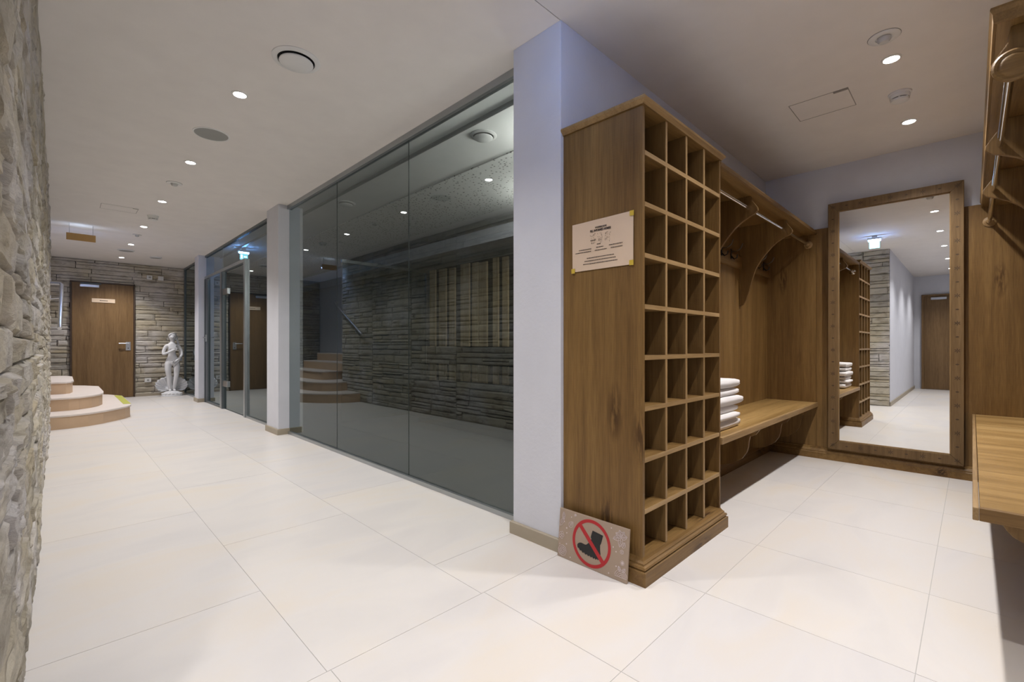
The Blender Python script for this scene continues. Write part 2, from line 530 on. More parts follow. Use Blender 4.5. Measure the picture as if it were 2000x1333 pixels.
for (pts, lab, slot) in (([(3.41, 0.535), (3.695, 0.535), (3.695, 0.851), (3.41, 0.851)], 'flush square access hatch in the recess ceiling, beside the downlights', (3.414, 3.434, 0.537, 0.61)),
                         ([(0.34, 6.78), (0.66, 6.78), (0.66, 7.03), (0.34, 7.03)], 'flush access hatch in the corridor ceiling near the stairs', (0.61, 0.655, 6.785, 6.80))):
    t = thing('ceiling_hatch', (pts[0][0], pts[0][1], ZC), lab, 'hatch')
    obj('hatch_panel', MB().box(pts[0][0] + .004, pts[1][0] - .004, pts[0][1] + .004, pts[2][1] - .004, ZC - 0.001, ZC + 0.006), ceiling_m, t)
    obj('hatch_seam', seam_loop(pts), seam_m, t)
    obj('latch_slot', MB().box(*slot, ZC - 0.003, ZC - 0.0005), seam_m, t)

# ------------------------------------------------------------------ setting: walls
XM, XW = 4.79, 4.82    # oak panel face and plaster face of the wall that carries the mirror
wl = obj('wall_left', MB().box(-4.6, -0.105, 0.95, 8.33, 0, ZC), plaster, kind='structure', label='wall block with rough stone on its corridor side and white plaster towards the recess')
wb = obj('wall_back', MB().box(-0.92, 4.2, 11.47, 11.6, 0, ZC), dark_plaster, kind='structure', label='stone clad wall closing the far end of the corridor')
obj('wall_stairwell', MB().box(-1.05, -0.92, 8.33, 11.6, 0, ZC), plaster, kind='structure', label='white wall of the stairwell')
obj('wall_front', MB().box(-4.6, 4.95, -0.6, -0.455, 0, ZC), plaster, kind='structure', label='white wall behind the right-hand bench')
obj('wall_far', MB().box(-4.65, -4.5, -0.6, 1.0, 0, ZC), plaster, kind='structure', label='white wall with the second door, seen in the mirror')
obj('wall_recess', MB().box(1.722, 4.95, 1.40, 1.50, 0, ZC), plaster, kind='structure', label='white wall above the pigeonhole cabinet')
obj('wall_mirror', MB().box(XW, 4.95, -0.46, 1.41, 0, ZC), plaster, kind='structure', label='white wall above the oak panelling beside the mirror')
p1 = obj('wall_pillar_1', MB().box(1.72, 2.1, 1.398, 1.722, 0, ZC), plaster, kind='structure', label='white pillar between the cabinet and the glass', bevel=0.004)
p2 = obj('wall_pillar_2', MB().box(1.735, 2.0, 5.43, 5.82, 0, ZC), plaster, kind='structure', label='white pillar between the two glass fronts', bevel=0.004)
p3 = obj('wall_pillar_3', MB().box(1.735, 2.1, 9.50, 9.80, 0, ZC), plaster, kind='structure', label='white pillar beside the framed glass door, towards the statue', bevel=0.004)
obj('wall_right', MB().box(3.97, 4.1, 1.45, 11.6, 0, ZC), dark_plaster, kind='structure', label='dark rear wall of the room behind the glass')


def skirt(name, path, h=0.065, t=0.014, lab=None):
    return obj(name, MB().sweep(path, [(0, 0), (t, 0), (t, h - .004), (t - .004, h), (0, h)]), skirt_m, kind='structure', label=lab)


skirt('baseboard_1', [(1.78, 1.722), (1.72, 1.722), (1.72, 1.40)][::-1] and [(1.80, 1.722), (1.72, 1.722), (1.72, 1.40)], lab='stone skirting on the nearest white pillar')
skirt('baseboard_2', [(2.0, 5.82), (1.735, 5.82), (1.735, 5.43), (2.0, 5.43)], lab='stone skirting on the pillar between the glass fronts')
skirt('baseboard_3', [(1.83, 9.80), (1.735, 9.80), (1.735, 9.50), (2.1, 9.50)], lab='stone skirting on the pillar near the statue')
skirt('baseboard_4', [(1.06, 11.42), (1.85, 11.42)], h=0.05, lab='low skirting under the stone wall behind the statue')
skirt('baseboard_5', [(-4.5, 0.95), (-0.105, 0.95)], lab='stone skirting of the white wall seen in the mirror')

# ------------------------------------------------------------------ stone cladding
variants = []


def stone_mesh(nx, nz, seed):
    """unit stone: face towards +Y?  x in 0..1 (length), z in 0..1 (height), y 0..1 is the depth"""
    vs, fs = [], []
    rd = random.Random(seed)
    off = Vector((rd.random() * 50, rd.random() * 50, 0))
    tilt = rd.uniform(-0.14, 0.14); tilt2 = rd.uniform(-0.22, 0.22)
    for j in range(nz + 1):
        for i in range(nx + 1):
            u, w = i / nx, j / nz
            h = 0.74 + 0.20 * noise.noise(Vector((u * 2.3, w * 1.6, 0)) + off) + 0.14 * noise.noise(Vector((u * 7, w * 4, 3)) + off) + tilt * (u - .5) + tilt2 * (w - .5)
            edge = min(u / 0.02, (1 - u) / 0.02, w / 0.09, (1 - w) / 0.09, 1)
            h *= (0.55 + 0.45 * edge ** 0.6)
            ju = 0.012 * noise.noise(Vector((w * 4, u * 3, 9)) + off) if 0 < i < nx else 0.02 * noise.noise(Vector((w * 3, i, 5)) + off)
            jw = 0.05 * noise.noise(Vector((u * 4, j, 7)) + off)
            vs.append((min(1, max(0, u + ju)), max(0.12, min(1.1, h)), min(1, max(0, w + jw)) if 0 < j < nz else w - (0.06 * abs(jw * 10) if j == nz else -0.06 * abs(jw * 10))))
    n = nx + 1
    for j in range(nz):
        for i in range(nx):
            a = j * n + i
            fs.append((a, a + 1, a + n + 1, a + n))
    # sides back to the wall
    ring = list(range(n)) + [n * j + nx for j in range(1, nz + 1)] + [n * nz + i for i in range(nx - 1, -1, -1)] + [n * j for j in range(nz - 1, 0, -1)]
    b0 = len(vs)
    for r_ in ring:
        vs.append((vs[r_][0], 0.0, vs[r_][2]))
    m = len(ring)
    for k in range(m):
        fs.append((ring[(k + 1) % m], ring[k], b0 + k, b0 + (k + 1) % m))
    return vs, fs


VAR = [stone_mesh(9, 4, 100 + k) for k in range(28)]
FINE = [stone_mesh(22, 8, 300 + k) for k in range(12)]
VM, FM = [], []
for L, out, nm in ((VAR, VM, 'stone'), (FINE, FM, 'stone_fine')):
    for vs, fs in L:
        me = bpy.data.meshes.new(nm)
        me.from_pydata(vs, [], fs)
        me.materials.append(stone_m)
        me.polygons.foreach_set('use_smooth', [True] * len(me.polygons))
        me.set_sharp_from_angle(angle=R(35))
        out.append(me)


def stone_layout(length, height, rd):
    L = []
    z = 0.0
    while z < height - 0.02:
        rh = min(rd.uniform(0.06, 0.125), height - z)
        if height - z - rh < 0.05: rh = height - z
        u = -rd.uniform(0, 0.3)
        while u < length - 0.01:
            w = rd.uniform(0.3, 0.85)
            u0, u1 = max(u, 0), min(u + w, length)
            if length - u1 < 0.08: u1 = length
            if u1 - u0 > 0.02:
                r_ = rd.random()
                n = 1 if r_ < 0.6 or rh < 0.08 else 2
                cuts = [0] + sorted(rd.uniform(0.3, 0.7) if n == 2 else (k + 1 + rd.uniform(-.2, .2)) / 3 for k in range(n - 1)) + [1]
                for a, b in zip(cuts, cuts[1:]):
                    L.append((u0, u1, z + rh * a, z + rh * b, rd.uniform(0.55, 1.0)))
            u = u1 if u1 < length else length + 1
        z += rh
    return L


def clad(parent, layout, place, rot, depth, key, keep=300, fine_if=None, holes=()):
    """place(u)->world xy on the backing plane; rot: rotation of the unit stone"""
    items = []
    for it in layout:
        u0, u1, z0, z1, d = it
        if any(u0 >= h[0] - 1e-6 and u1 <= h[1] + 1e-6 and z0 >= h[2] - 1e-6 and z1 <= h[3] + 1e-6 for h in holes):
            continue
        for h in holes:      # trim stones that reach into an opening
            if u1 > h[0] and u0 < h[1] and z1 > h[2] + 0.005 and z0 < h[3] - 0.005:
                if z0 < h[3] - 0.03:
                    if u0 < h[0]: u1 = h[0]
                    elif u1 > h[1]: u0 = h[1]
                else:
                    z0 = h[3]
        if u1 - u0 > 0.02 and z1 - z0 > 0.012:
            items.append((u0, u1, z0, z1, d))
    items.sort(key=key)
    rest_v, rest_f, rest_c = [], [], []
    for k, (u0, u1, z0, z1, d) in enumerate(items):
        g = 0.0025
        fine = fine_if and fine_if(u0)
        me = random.choice(FM if fine else VM)
        p = place(u0 + g if rot[1] > 0 else u1 - g)
        S = Vector((u1 - u0 - 2 * g, depth * d, z1 - z0 - 2 * g))
        Mx = Matrix.Translation((p[0], p[1], z0 + g)) @ Matrix.Rotation(rot[0], 4, 'Z') @ Matrix.Diagonal((S.x, S.y, S.z, 1))
        if k < keep:
            o = bpy.data.objects.new('stone', me)
            COL.objects.link(o)
            o.parent = parent
            o.matrix_local = Matrix.Translation(-ORG[parent.name]) @ Mx
        else:
            b = len(rest_v)
            vs = [v.co for v in me.vertices]
            rest_v += [tuple(Mx @ v) for v in vs]
            rest_f += [tuple(i + b for i in pl.vertices) for pl in me.polygons]
            rest_c += [random.random()] * len(vs)
    if rest_v:
        me = bpy.data.meshes.new('far_stones')
        me.from_pydata(rest_v, [], rest_f)
        me.materials.append(stone_m)
        a = me.attributes.new('rnd', 'FLOAT', 'POINT')
        a.data.foreach_set('value', rest_c)
        o = bpy.data.objects.new('far_stones', me)
        COL.objects.link(o)
        o.parent = parent
        o['kind'] = 'stuff'
    return len(items)


rd = random.Random(11)
# left wall: length along +Y from 0.95, face towards +X  (unit +y -> world +x, unit x -> world -y)
lay = []
uu = 0.0
for sl in (0.62, 0.95, 1.1, 1.25, 1.1, 1.2, 1.16):
    lay += [(a + uu, b + uu, c_, d_, e_) for (a, b, c_, d_, e_) in stone_layout(sl, ZC, rd)]
    uu += sl
obj('backing', MB().box(-0.108, -0.0925, 0.951, 8.33, 0.0, ZC), gap_m, wl)
clad(wl, lay, lambda u: (-0.0935, 0.95 + u), (R(-90), -1), 0.043, key=lambda t: t[0], fine_if=lambda u: u < 2.2)
# far wall: length along X, face towards -Y (unit +y -> -y, unit x -> -x)
lay = stone_layout(2.77, ZC, rd)
obj('backing', MB().box(-0.92, 1.85, 11.458, 11.47, 0.0, ZC), gap_m, wb)
clad(wb, lay, lambda u: (-0.92 + u, 11.459), (R(180), -1), 0.045, key=lambda t: -t[0], holes=((0.92 + 0.155, 0.92 + 1.055, 0.0, 2.155), (0.92 + 1.0, 0.92 + 1.86, -0.1, 0.05)))


# ------------------------------------------------------------------ doors
def door(name, lab, x0, x1, y, h, face, swing_hx, closer_x, plate):
    """door leaf in a wall; face -1: looks to -Y; built in XZ"""
    t = thing(name, ((x0 + x1) / 2, y, 0), lab, None, kind='structure')
    obj('door_frame', MB().box(x0 - 0.02, x0, y - 0.01, y + 0.05, 0, h + 0.02).box(x1, x1 + 0.02, y - 0.01, y + 0.05, 0, h + 0.02).box(x0 - 0.02, x1 + 0.02, y - 0.01, y + 0.05, h, h + 0.02), simple('dark_door_frame', (0.06, 0.035, 0.02), 0.5), t)
    obj('door_leaf', MB().box(x0 + 0.003, x1 - 0.003, y, y + 0.045, 0.006, h - 0.004), door_m, t, bevel=0.002)
    hd = MB().box(swing_hx - 0.035, swing_hx + 0.035, y - 0.008, y, 0.90, 1.06)
    hd.cyl((swing_hx + 0.0, y - 0.05, 1.03), 0.010, 0.045, 'y', 12)
    hd.tube([(swing_hx + 0.005, y - 0.05, 1.03), (swing_hx - 0.06, y - 0.053, 1.03), (swing_hx - 0.14, y - 0.05, 1.03)], 0.010)
    o = obj('door_handle', hd, steel, t, smooth=True)
    obj('keyhole', MB().cyl((swing_hx, y - 0.011, 0.94), 0.009, 0.004, 'y', 10), blackm, t)
    cl = MB().box(closer_x - 0.13, closer_x + 0.13, y - 0.05, y, h - 0.085, h - 0.035)
    obj('door_closer', cl, steel, t, bevel=0.005)
    obj('closer_arm', MB().tube([(closer_x - .1, y - 0.03, h - .03), (closer_x + 0.1, y - 0.06, h - 0.015)], 0.006).box(closer_x - .12, closer_x + .16, y - .025, y - .005, h - .02, h - .006), alu_dark, t)
    return t


d1 = door('door_1', 'brown oak veneer door with closer and beige plate in the far stone wall', 0.175, 1.035, 11.405, 2.145, -1, 0.955, 0.41, True)
pl = thing('door_plate', (0.605, 11.403, 1.80), 'small beige name plate on the far oak door', 'sign')
obj('plate', MB().box(0.44, 0.765, 11.396, 11.404, 1.79, 1.862), plate_m, pl, bevel=0.002)
tx = MB()
xx = 0.55
for w in (0.014, 0.010, 0.013, 0.012, 0.014, 0.009, 0.013):
    tx.box(xx, xx + w, 11.3945, 11.396, 1.819, 1.832)
    xx += w + 0.004
obj('printed_text', tx, ink_m, pl)

# second door, seen in the mirror only (in the wall x=-4.5)
t = thing('door_2', (-4.5, 0.35, 0), 'brown oak door at the other end of the foyer, seen in the mirror', None, kind='structure')
obj('door_leaf', MB().box(-4.5, -4.46, -0.12, 0.78, 0.005, 2.1), door_m, t, bevel=0.002)
obj('door_frame', MB().box(-4.51, -4.44, 0.78, 0.82, 0, 2.14).box(-4.51, -4.44, -0.16, -0.12, 0, 2.14).box(-4.51, -4.44, -0.12, 0.78, 2.1, 2.14), door_m, t)
obj('door_closer', MB().box(-4.46, -4.41, 0.40, 0.66, 2.02, 2.07), steel, t, bevel=0.005)
obj('door_handle', MB().box(-4.46, -4.45, -0.06, -0.01, 0.92, 1.08).tube([(-4.41, -0.035, 1.03), (-4.41, 0.09, 1.03)], 0.009), steel, t)

# switches and socket on the far stone wall
for (x, z, lab) in ((1.279, 2.33, 'left white wall fitting high on the stone wall right of the oak door'), (1.457, 2.33, 'right white wall fitting high on the stone wall, nearer the glass')):
    t = thing('wall_switch', (x, 11.415, z), lab, 'switch')
    obj('faceplate', MB().box(x - 0.042, x + 0.042, 11.40, 11.45, z - 0.04, z + 0.04), white_pl, t, bevel=0.003)
    obj('rocker', MB().box(x - 0.015, x + 0.022, 11.396, 11.401, z - 0.015, z + 0.02), grey_mesh if x < 1.3 else white_pl, t)
t = thing('wall_socket', (1.263, 11.415, 0.309), 'white power socket low on the stone wall beside the statue', 'socket')
obj('faceplate', MB().box(1.263 - 0.06, 1.263 + 0.04, 11.40, 11.45, 0.27, 0.35), white_pl, t, bevel=0.003)
obj('insert', MB().cyl((1.255, 11.396, 0.31), 0.02, 0.005, 'y', 16), grey_mesh, t)


# ------------------------------------------------------------------ glass fronts
def pane(parent, y0, y1, z0, z1, x=1.852, nm='pane'):
    return obj(nm, MB().add([(x, y0, z0), (x, y1, z0), (x, y1, z1), (x, y0, z1)], [(0, 1, 2, 3)]), glass_m, parent)


w1 = thing('window_1', (1.85, 3.57, 0), 'tall grey tinted glass front of three panes beside the cabinet', None, kind='structure')
for a, b in ((1.722, 2.953), (2.957, 4.185), (4.189, 5.43)):
    pane(w1, a, b, 0.028, 2.535)
obj('bottom_rail', MB().box(1.832, 1.872, 1.72, 5.43, 0.0, 0.03), alu, w1, bevel=0.002)
obj('top_rail', MB().box(1.828, 1.876, 1.72, 5.43, 2.525, ZC), alu, w1, bevel=0.002)
obj('seam', MB().box(1.8505, 1.8535, 2.952, 2.958, 0.03, 2.53), seam_dark, w1)
obj('seam', MB().box(1.8505, 1.8535, 4.184, 4.190, 0.03, 2.53), seam_dark, w1)

w2 = thing('window_2', (1.85, 7.0, 0), 'glass front with framed doorway between the second and third pillar', None, kind='structure')
pane(w2, 5.82, 7.06, 0.028, 2.54)
pane(w2, 7.06, 8.34, 2.19, 2.54)
pane(w2, 8.34, 9.50, 2.19, 2.54)
obj('bottom_rail', MB().box(1.832, 1.872, 5.82, 7.06, 0.0, 0.03), alu, w2, bevel=0.002)
obj('top_rail', MB().box(1.832, 1.872, 5.82, 9.5, 2.535, ZC), alu_dark, w2)
obj('transom', MB().box(1.82, 1.885, 7.06, 9.47, 2.15, 2.195), alu, w2, bevel=0.002)
obj('post', MB().box(1.82, 1.885, 7.05, 7.11, 0, 2.15), alu, w2, bevel=0.002)
obj('post', MB().box(1.82, 1.885, 8.28, 8.34, 0, 2.15), alu_dark, w2, bevel=0.002)
obj('post', MB().box(1.82, 1.885, 8.345, 8.40, 0, 2.15), alu, w2, bevel=0.002)
obj('post', MB().box(1.82, 1.885, 9.44, 9.50, 0, 2.15), alu_dark, w2, bevel=0.002)
obj('seam', MB().box(1.8505, 1.8535, 8.337, 8.343, 2.195, 2.535), alu, w2)
d3 = thing('door_3', (1.85, 8.92, 0), 'framed glass door with lever handle beside the third pillar', None, kind='structure')
pane(d3, 8.42, 9.33, 0.03, 2.13)
obj('stile', MB().box(1.83, 1.875, 9.30, 9.435, 0.008, 2.145), alu_dark, d3, bevel=0.002)
obj('stile', MB().box(1.83, 1.875, 8.405, 8.43, 0.008, 2.145), alu_dark, d3, bevel=0.002)
obj('bottom_rail', MB().box(1.83, 1.875, 8.43, 9.30, 0.008, 0.035), alu_dark, d3)
obj('door_handle', MB().box(1.815, 1.83, 9.34, 9.38, 1.06, 1.18).tube([(1.78, 9.36, 1.13), (1.78, 9.23, 1.13)], 0.009).cyl((1.78, 9.36, 1.13), 0.009, 0.05, 'x', 10).tube([(1.92, 9.36, 1.13), (1.92, 9.23, 1.13)], 0.009), steel, d3)
d4 = thing('door_4', (1.85, 7.7, 0), 'frameless glass door leaf on two patch hinges', None, kind='structure')
pane(d4, 7.12, 8.27, 0.012, 2.14)
for z in (0.40, 1.83):
    obj('hinge', MB().box(1.83, 1.876, 8.02, 8.28, z - 0.045, z + 0.045), steel, d4, bevel=0.003)
w3 = thing('window_3', (1.85, 10.6, 0), 'dark glass pane beside the statue, right of the far stone wall', None, kind='structure')
pane(w3, 9.80, 11.38, 0.028, 2.54)
obj('bottom_rail', MB().box(1.832, 1.872, 9.80, 11.40, 0, 0.03), alu, w3, bevel=0.002)
obj('top_rail', MB().box(1.832, 1.872, 9.80, 11.40, 2.535, ZC), alu_dark, w3)
obj('post', MB().box(1.835, 1.87, 11.36, 11.41, 0.03, 2.535), alu_dark, w3)

# inner glass cabin and slatted wall in the dim room
w4 = thing('window_4', (3.2, 5.75, 0), 'low green edged glass cabin wall standing in the dim room', None, kind='structure')
obj('pane', MB().add([(2.6, 5.75, 0), (3.92, 5.75, 0), (3.92, 5.75, 2.1), (2.6, 5.75, 2.1)], [(0, 1, 2, 3)]), inner_glass_m, w4)
obj('top_rail', MB().box(2.6, 3.92, 5.73, 5.77, 2.07, 2.11), alu_dark, w4)
obj('post', MB().box(3.89, 3.93, 5.73, 5.77, 0, 2.11), alu_dark, w4)
sw = thing('trim_1', (3.95, 4.2, 0), 'pale vertical wooden slats on the rear wall behind the glass', None, kind='structure')
obj('backing', MB().box(3.962, 3.97, 1.6, 5.72, 0, 2.12), blackm, sw)
gaps = [5.72, 5.52, 5.27, 5.035, 4.755, 4.59, 4.37, 4.175, 3.985, 3.80, 3.58, 3.40, 3.17, 2.98, 2.78, 2.55, 2.35, 2.1, 1.9, 1.7]
gw = [0.02, 0.07, 0.06, 0.10, 0.05, 0.02, 0.09, 0.06, 0.08, 0.04, 0.06, 0.03, 0.08, 0.05, 0.06, 0.04, 0.07, 0.05, 0.04, 0.03]
for k in range(len(gaps) - 1):
    obj('slat', MB().box(3.935, 3.96, gaps[k + 1] + gw[k + 1] * .64, gaps[k] - gw[k] * .64, 0, 2.11 - 0.012 * (k % 3)), slat_m, sw, bevel=0.002)
lb = thing('lounge_bench', (3.7, 4.0, 0), 'dark upholstered bench with backrest in front of the slats, behind the glass', 'bench')
obj('seat', MB().box(3.25, 3.85, 1.8, 5.2, 0.08, 0.52), dark_fabric, lb, bevel=0.03)
obj('backrest', MB().box(3.82, 3.93, 1.8, 5.62, 0.74, 0.98), dark_fabric, lb, bevel=0.02)
obj('plinth', MB().box(3.35, 3.85, 1.9, 5.1, 0.0, 0.08), blackm, lb)

# ------------------------------------------------------------------ stairs
st = thing('stair', (0.1, 8.0, 0), 'pale stone steps with curved fronts rising beside the far door', 'stairs')
S1 = [(-0.093, 7.59), (0.10, 7.60), (0.27, 7.67), (0.42, 7.80), (0.56, 7.98), (0.66, 8.13), (0.725, 8.28), (0.745, 8.6), (0.75, 9.9), (0.60, 10.3), (0.3, 10.6), (-0.9, 10.62), (-0.9, 8.34), (-0.093, 8.34)]
S2 = [(-0.093, 8.10), (0.10, 8.10), (0.20, 8.14), (0.33, 8.28), (0.41, 8.44), (0.455, 8.62), (0.47, 8.9), (0.47, 10.05), (0.32, 10.35), (0.1, 10.6), (-0.9, 10.6), (-0.9, 8.345), (-0.093, 8.345)]
S3 = [(-0.093, 8.74), (0.08, 8.745), (0.13, 8.80), (0.16, 9.0), (0.165, 10.2), (0.1, 10.5), (-0.04, 10.58), (-0.9, 10.58), (-0.9, 8.75)]
S4 = [(-0.2, 8.345), (-0.2, 10.56), (-0.9, 10.56), (-0.9, 8.345)]
S5 = [(-0.5, 8.345), (-0.5, 10.55), (-0.9, 10.55), (-0.9, 8.345)]


def inset(poly, d):
    n = len(poly)
    out = []
    for i, p in enumerate(poly):
        a, b = poly[i - 1], poly[(i + 1) % n]
        t = (Vector(b) - Vector(a)).normalized()
        nrm = Vector((-t.y, t.x))
        q = Vector(p) + nrm * d
        out.append((q.x, q.y))
    return out


for k, S in enumerate((S1, S2, S3, S4, S5)):
    zb, zt = 0.165 * k, 0.165 * (k + 1)
    T = [p for p in S]
    body = inset(S, 0.012 if k < 3 else -0.0)
    obj('riser', MB().prism(body, 'z', zb + (0.0005 if k else 0), zt - 0.022), stair_riser, st)
    obj('tread', MB().prism(T, 'z', zt - 0.022, zt), stair_tread, st, bevel=0.004)
tape = [(0.735, 8.50), (0.60, 8.60), (0.56, 9.3), (0.60, 9.9), (0.735, 9.8)]
obj('edge_tape', MB().prism([(0.738, 8.42), (0.742, 9.9), (0.66, 10.05), (0.655, 8.45)], 'z', 0.1652, 0.1668), tape_m, st, label='green and yellow anti-slip strip on the lowest step')
hr = thing('handrail', (0.0, 7.9, 1.4), 'brushed steel handrail on the stone wall above the steps', 'handrail')
obj('rail', MB().tube([(-0.07, 8.47, 1.81), (0.02, 8.46, 1.81), (0.036, 8.43, 1.79), (0.014, 7.38, 1.19)], 0.019, 14), steel, hr, smooth=True)
obj('rail_bracket', MB().tube([(-0.08, 8.2, 1.58), (0.01, 8.2, 1.60), (0.03, 8.2, 1.65)], 0.007), steel, hr)
obj('rail_bracket', MB().tube([(-0.08, 7.6, 1.2), (-0.0, 7.6, 1.21), (0.02, 7.6, 1.27)], 0.007), steel, hr)

# ------------------------------------------------------------------ panelling of the recess
pan = thing('trim_2', (XM, 0.5, 0), 'oak wall panelling behind and around the mirror', None, kind='structure')
for k, (a, b) in enumerate(((-0.43, 0.28), (0.281, 0.98), (0.981, 1.38))):
    obj('panel', MB().box(XM, XW, a + .0005, b - .0005, 0.05, 2.03), oak_z, pan)
PL = [(0, 0), (0.034, 0), (0.034, 0.052), (0.028, 0.058), (0.028, 0.068), (0.020, 0.080), (0.012, 0.086), (0.010, 0.096), (0, 0.100)]
obj('plinth', MB().sweep([(2.0, 1.376), (XM, 1.376), (XM, -0.43), (2.06, -0.43)][::1], PL), oak_x, pan, label='moulded oak plinth')
obj('panel_left', MB().box(2.58, XM, 1.376, 1.40, 0.05, 2.01), oak_z, pan)
obj('panel_right', MB().box(2.1, XM, -0.455, -0.43, 0.05, 2.03), oak_z, pan)

# ------------------------------------------------------------------ pigeonhole cabinet
cb = thing('pigeonhole_cabinet', (2.16, 1.18, 0), 'tall oak pigeonhole cabinet of four by nine open compartments', 'cabinet')
CX0, CX1, CY0, CY1 = 1.74, 2.582, 0.975, 1.398
obj('side_panel', MB().box(CX0, CX0 + 0.019, CY0, CY1, 0.09, 2.012), oak_z, cb, bevel=0.0015)
obj('side_panel', MB().box(CX1 - 0.016, CX1, CY0, CY1, 0.09, 2.012), oak_z, cb, bevel=0.0015)
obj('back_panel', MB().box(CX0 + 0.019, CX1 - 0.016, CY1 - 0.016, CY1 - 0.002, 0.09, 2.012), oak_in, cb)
for k in range(3):
    xc = 1.749 + 0.2063 * (k + 1)
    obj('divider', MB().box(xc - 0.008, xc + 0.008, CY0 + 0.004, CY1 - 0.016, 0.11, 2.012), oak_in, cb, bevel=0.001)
    obj('divider_lit_edge', MB().box(xc - 0.0082, xc + 0.0082, CY0 + 0.001, CY0 + 0.0045, 0.11, 2.012), oak_edge_z, cb)  # paler strip paints the light falling on the divider front
for k in range(8):
    z = 1.816 - 0.2175 * k
    s = obj('shelf', MB().box(CX0 + 0.019, CX1 - 0.016, CY0 + 0.003, CY1 - 0.016, z - 0.0095, z + 0.0095), oak_x, cb, bevel=0.001)
    obj('shelf_lit_edge', MB().box(CX0 + 0.019, CX1 - 0.016, CY0, CY0 + 0.0035, z - 0.0097, z + 0.0097), oak_edge_x, s)  # front light put into the colour of the shelf edge
obj('bottom_board', MB().box(CX0 + 0.019, CX1 - 0.016, CY0, CY1 - 0.016, 0.085, 0.108), oak_x, cb, bevel=0.001)
obj('top_board', MB().box(CX0 - 0.006, CX1 + 0.006, CY0 - 0.006, CY1, 2.012, 2.024), oak_x, cb)
obj('cornice', MB().sweep([(CX0, CY1), (CX0, CY0), (CX1, CY0), (CX1, CY1)], [(-0.01, 2.02), (0.006, 2.014), (0.010, 2.02), (0.020, 2.028), (0.022, 2.036), (0.018, 2.042), (-0.01, 2.044)][::-1]), oak_edge_x, cb)
obj('top_cap', MB().box(CX0 - 0.015, CX1 + 0.015, CY0 - 0.015, CY1, 2.024, 2.043), oak_x, cb)
obj('plinth', MB().sweep([(CX0, CY1), (CX0, CY0), (CX1, CY0), (CX1, CY1)], [(-0.01, 0), (0.030, 0), (0.030, 0.058), (0.020, 0.062), (0.026, 0.068), (0.024, 0.077), (0.015, 0.081), (0.015, 0.088), (0.007, 0.095), (0.0, 0.107), (-0.01, 0.107)][::-1]), oak_x, cb)


# ------------------------------------------------------------------ coat racks with benches
def bracket_top(x, yb, s, t=0.022, zt=1.985):
    """curved hat shelf bracket; yb back plane, s direction into the room"""
    P = [(0.0, zt), (0.345, zt), (0.352, 1.955), (0.372, 1.925), (0.388, 1.900), (0.390, 1.882), (0.372, 1.862), (0.335, 1.846), (0.29, 1.822), (0.245, 1.785), (0.20, 1.735), (0.16, 1.68), (0.125, 1.62), (0.10, 1.54), (0.08, 1.46), (0.05, 1.37), (0.03, 1.335), (0.0, 1.325)]
    return MB().prism([(yb + s * p, z) for p, z in P], 'x', x - t / 2, x + t / 2)


def bracket_low(x, yb, s, zt=0.447, t=0.022):
    P = [(0.0, zt), (0.374, zt), (0.374, 0.438), (0.366, 0.428), (0.352, 0.405), (0.340, 0.390), (0.322, 0.380), (0.307, 0.374), (0.300, 0.342), (0.296, 0.30), (0.285, 0.262), (0.255, 0.215), (0.19, 0.17), (0.10, 0.145), (0.0, 0.135)]
    return MB().prism([(yb + s * p, z) for p, z in P], 'x', x - t / 2, x + t / 2)


def hooks(x, yb, s, z, lab):
    t = thing('coat_hook', (x, yb, z), lab, 'hook', 'dark double coat hooks on the left hook rail')
    obj('hook_plate', MB().box(x - 0.012, x + 0.012, min(yb, yb + s * 0.006), max(yb, yb + s * 0.006), z - 0.05, z + 0.03), dark_metal, t, bevel=0.002)
    obj('upper_prong', MB().tube([(x, yb + s * .004, z + 0.01), (x, yb + s * .04, z + 0.005), (x, yb + s * .075, z + 0.025), (x, yb + s * .088, z + 0.06)], 0.0045, 8), hook_m, t, smooth=True)
    obj('lower_prong', MB().tube([(x, yb + s * .004, z - 0.03), (x, yb + s * .025, z - 0.055), (x, yb + s * .045, z - 0.045), (x, yb + s * .05, z - 0.02)], 0.005, 8), dark_metal, t, smooth=True)


YB = 1.376
lr = thing('coat_rack', (3.6, YB, 1.7), 'oak coat rack with hat shelf and curved brackets right of the pigeonholes', 'coat rack')
obj('hat_shelf', MB().box(2.583, XM - .001, 0.985, YB, 1.985, 2.010), oak_x, lr, bevel=0.003)
obj('shelf_moulding', MB().sweep([(XM - .001, 0.985), (2.583, 0.985)][::-1], [(0, 1.982), (0.010, 1.986), (0.012, 2.004), (0.008, 2.014), (0, 2.014)][::-1]), oak_x, lr)
for x in (3.25, 4.06):
    obj('bracket', bracket_top(x, YB, -1), brk_m, lr, bevel=0.003)
obj('hook_rail', MB().box(2.6, XM - .002, YB - 0.022, YB, 1.635, 1.735), oak_x, lr, bevel=0.003)
obj('rod', MB().cyl((2.583, 1.04, 1.90), 0.0125, XM - 2.585, 'x', 20), chrome, lr, smooth=True, label='chrome clothes rod')
obj('rod_flange', MB().lathe((XM - 0.001, 1.04, 1.90), [(0.034, 0), (0.034, -0.006), (0.018, -0.012), (0.016, -0.03)], 'x'), oak_edge_x, lr, smooth=True)
obj('rod_flange', MB().lathe((2.584, 1.04, 1.90), [(0.034, 0), (0.034, 0.006), (0.018, 0.012), (0.016, 0.03)], 'x'), chrome, lr, smooth=True)
names = ['coat hook nearest the pigeonhole cabinet, before the first bracket', 'second coat hook from the cabinet side, in the middle bay', 'middle coat hook of the middle bay on the oak rail', 'coat hook just left of the second curved bracket', 'first coat hook in the bay beside the mirror wall', 'middle coat hook in the bay beside the mirror wall', 'coat hook closest to the mirror wall panel']
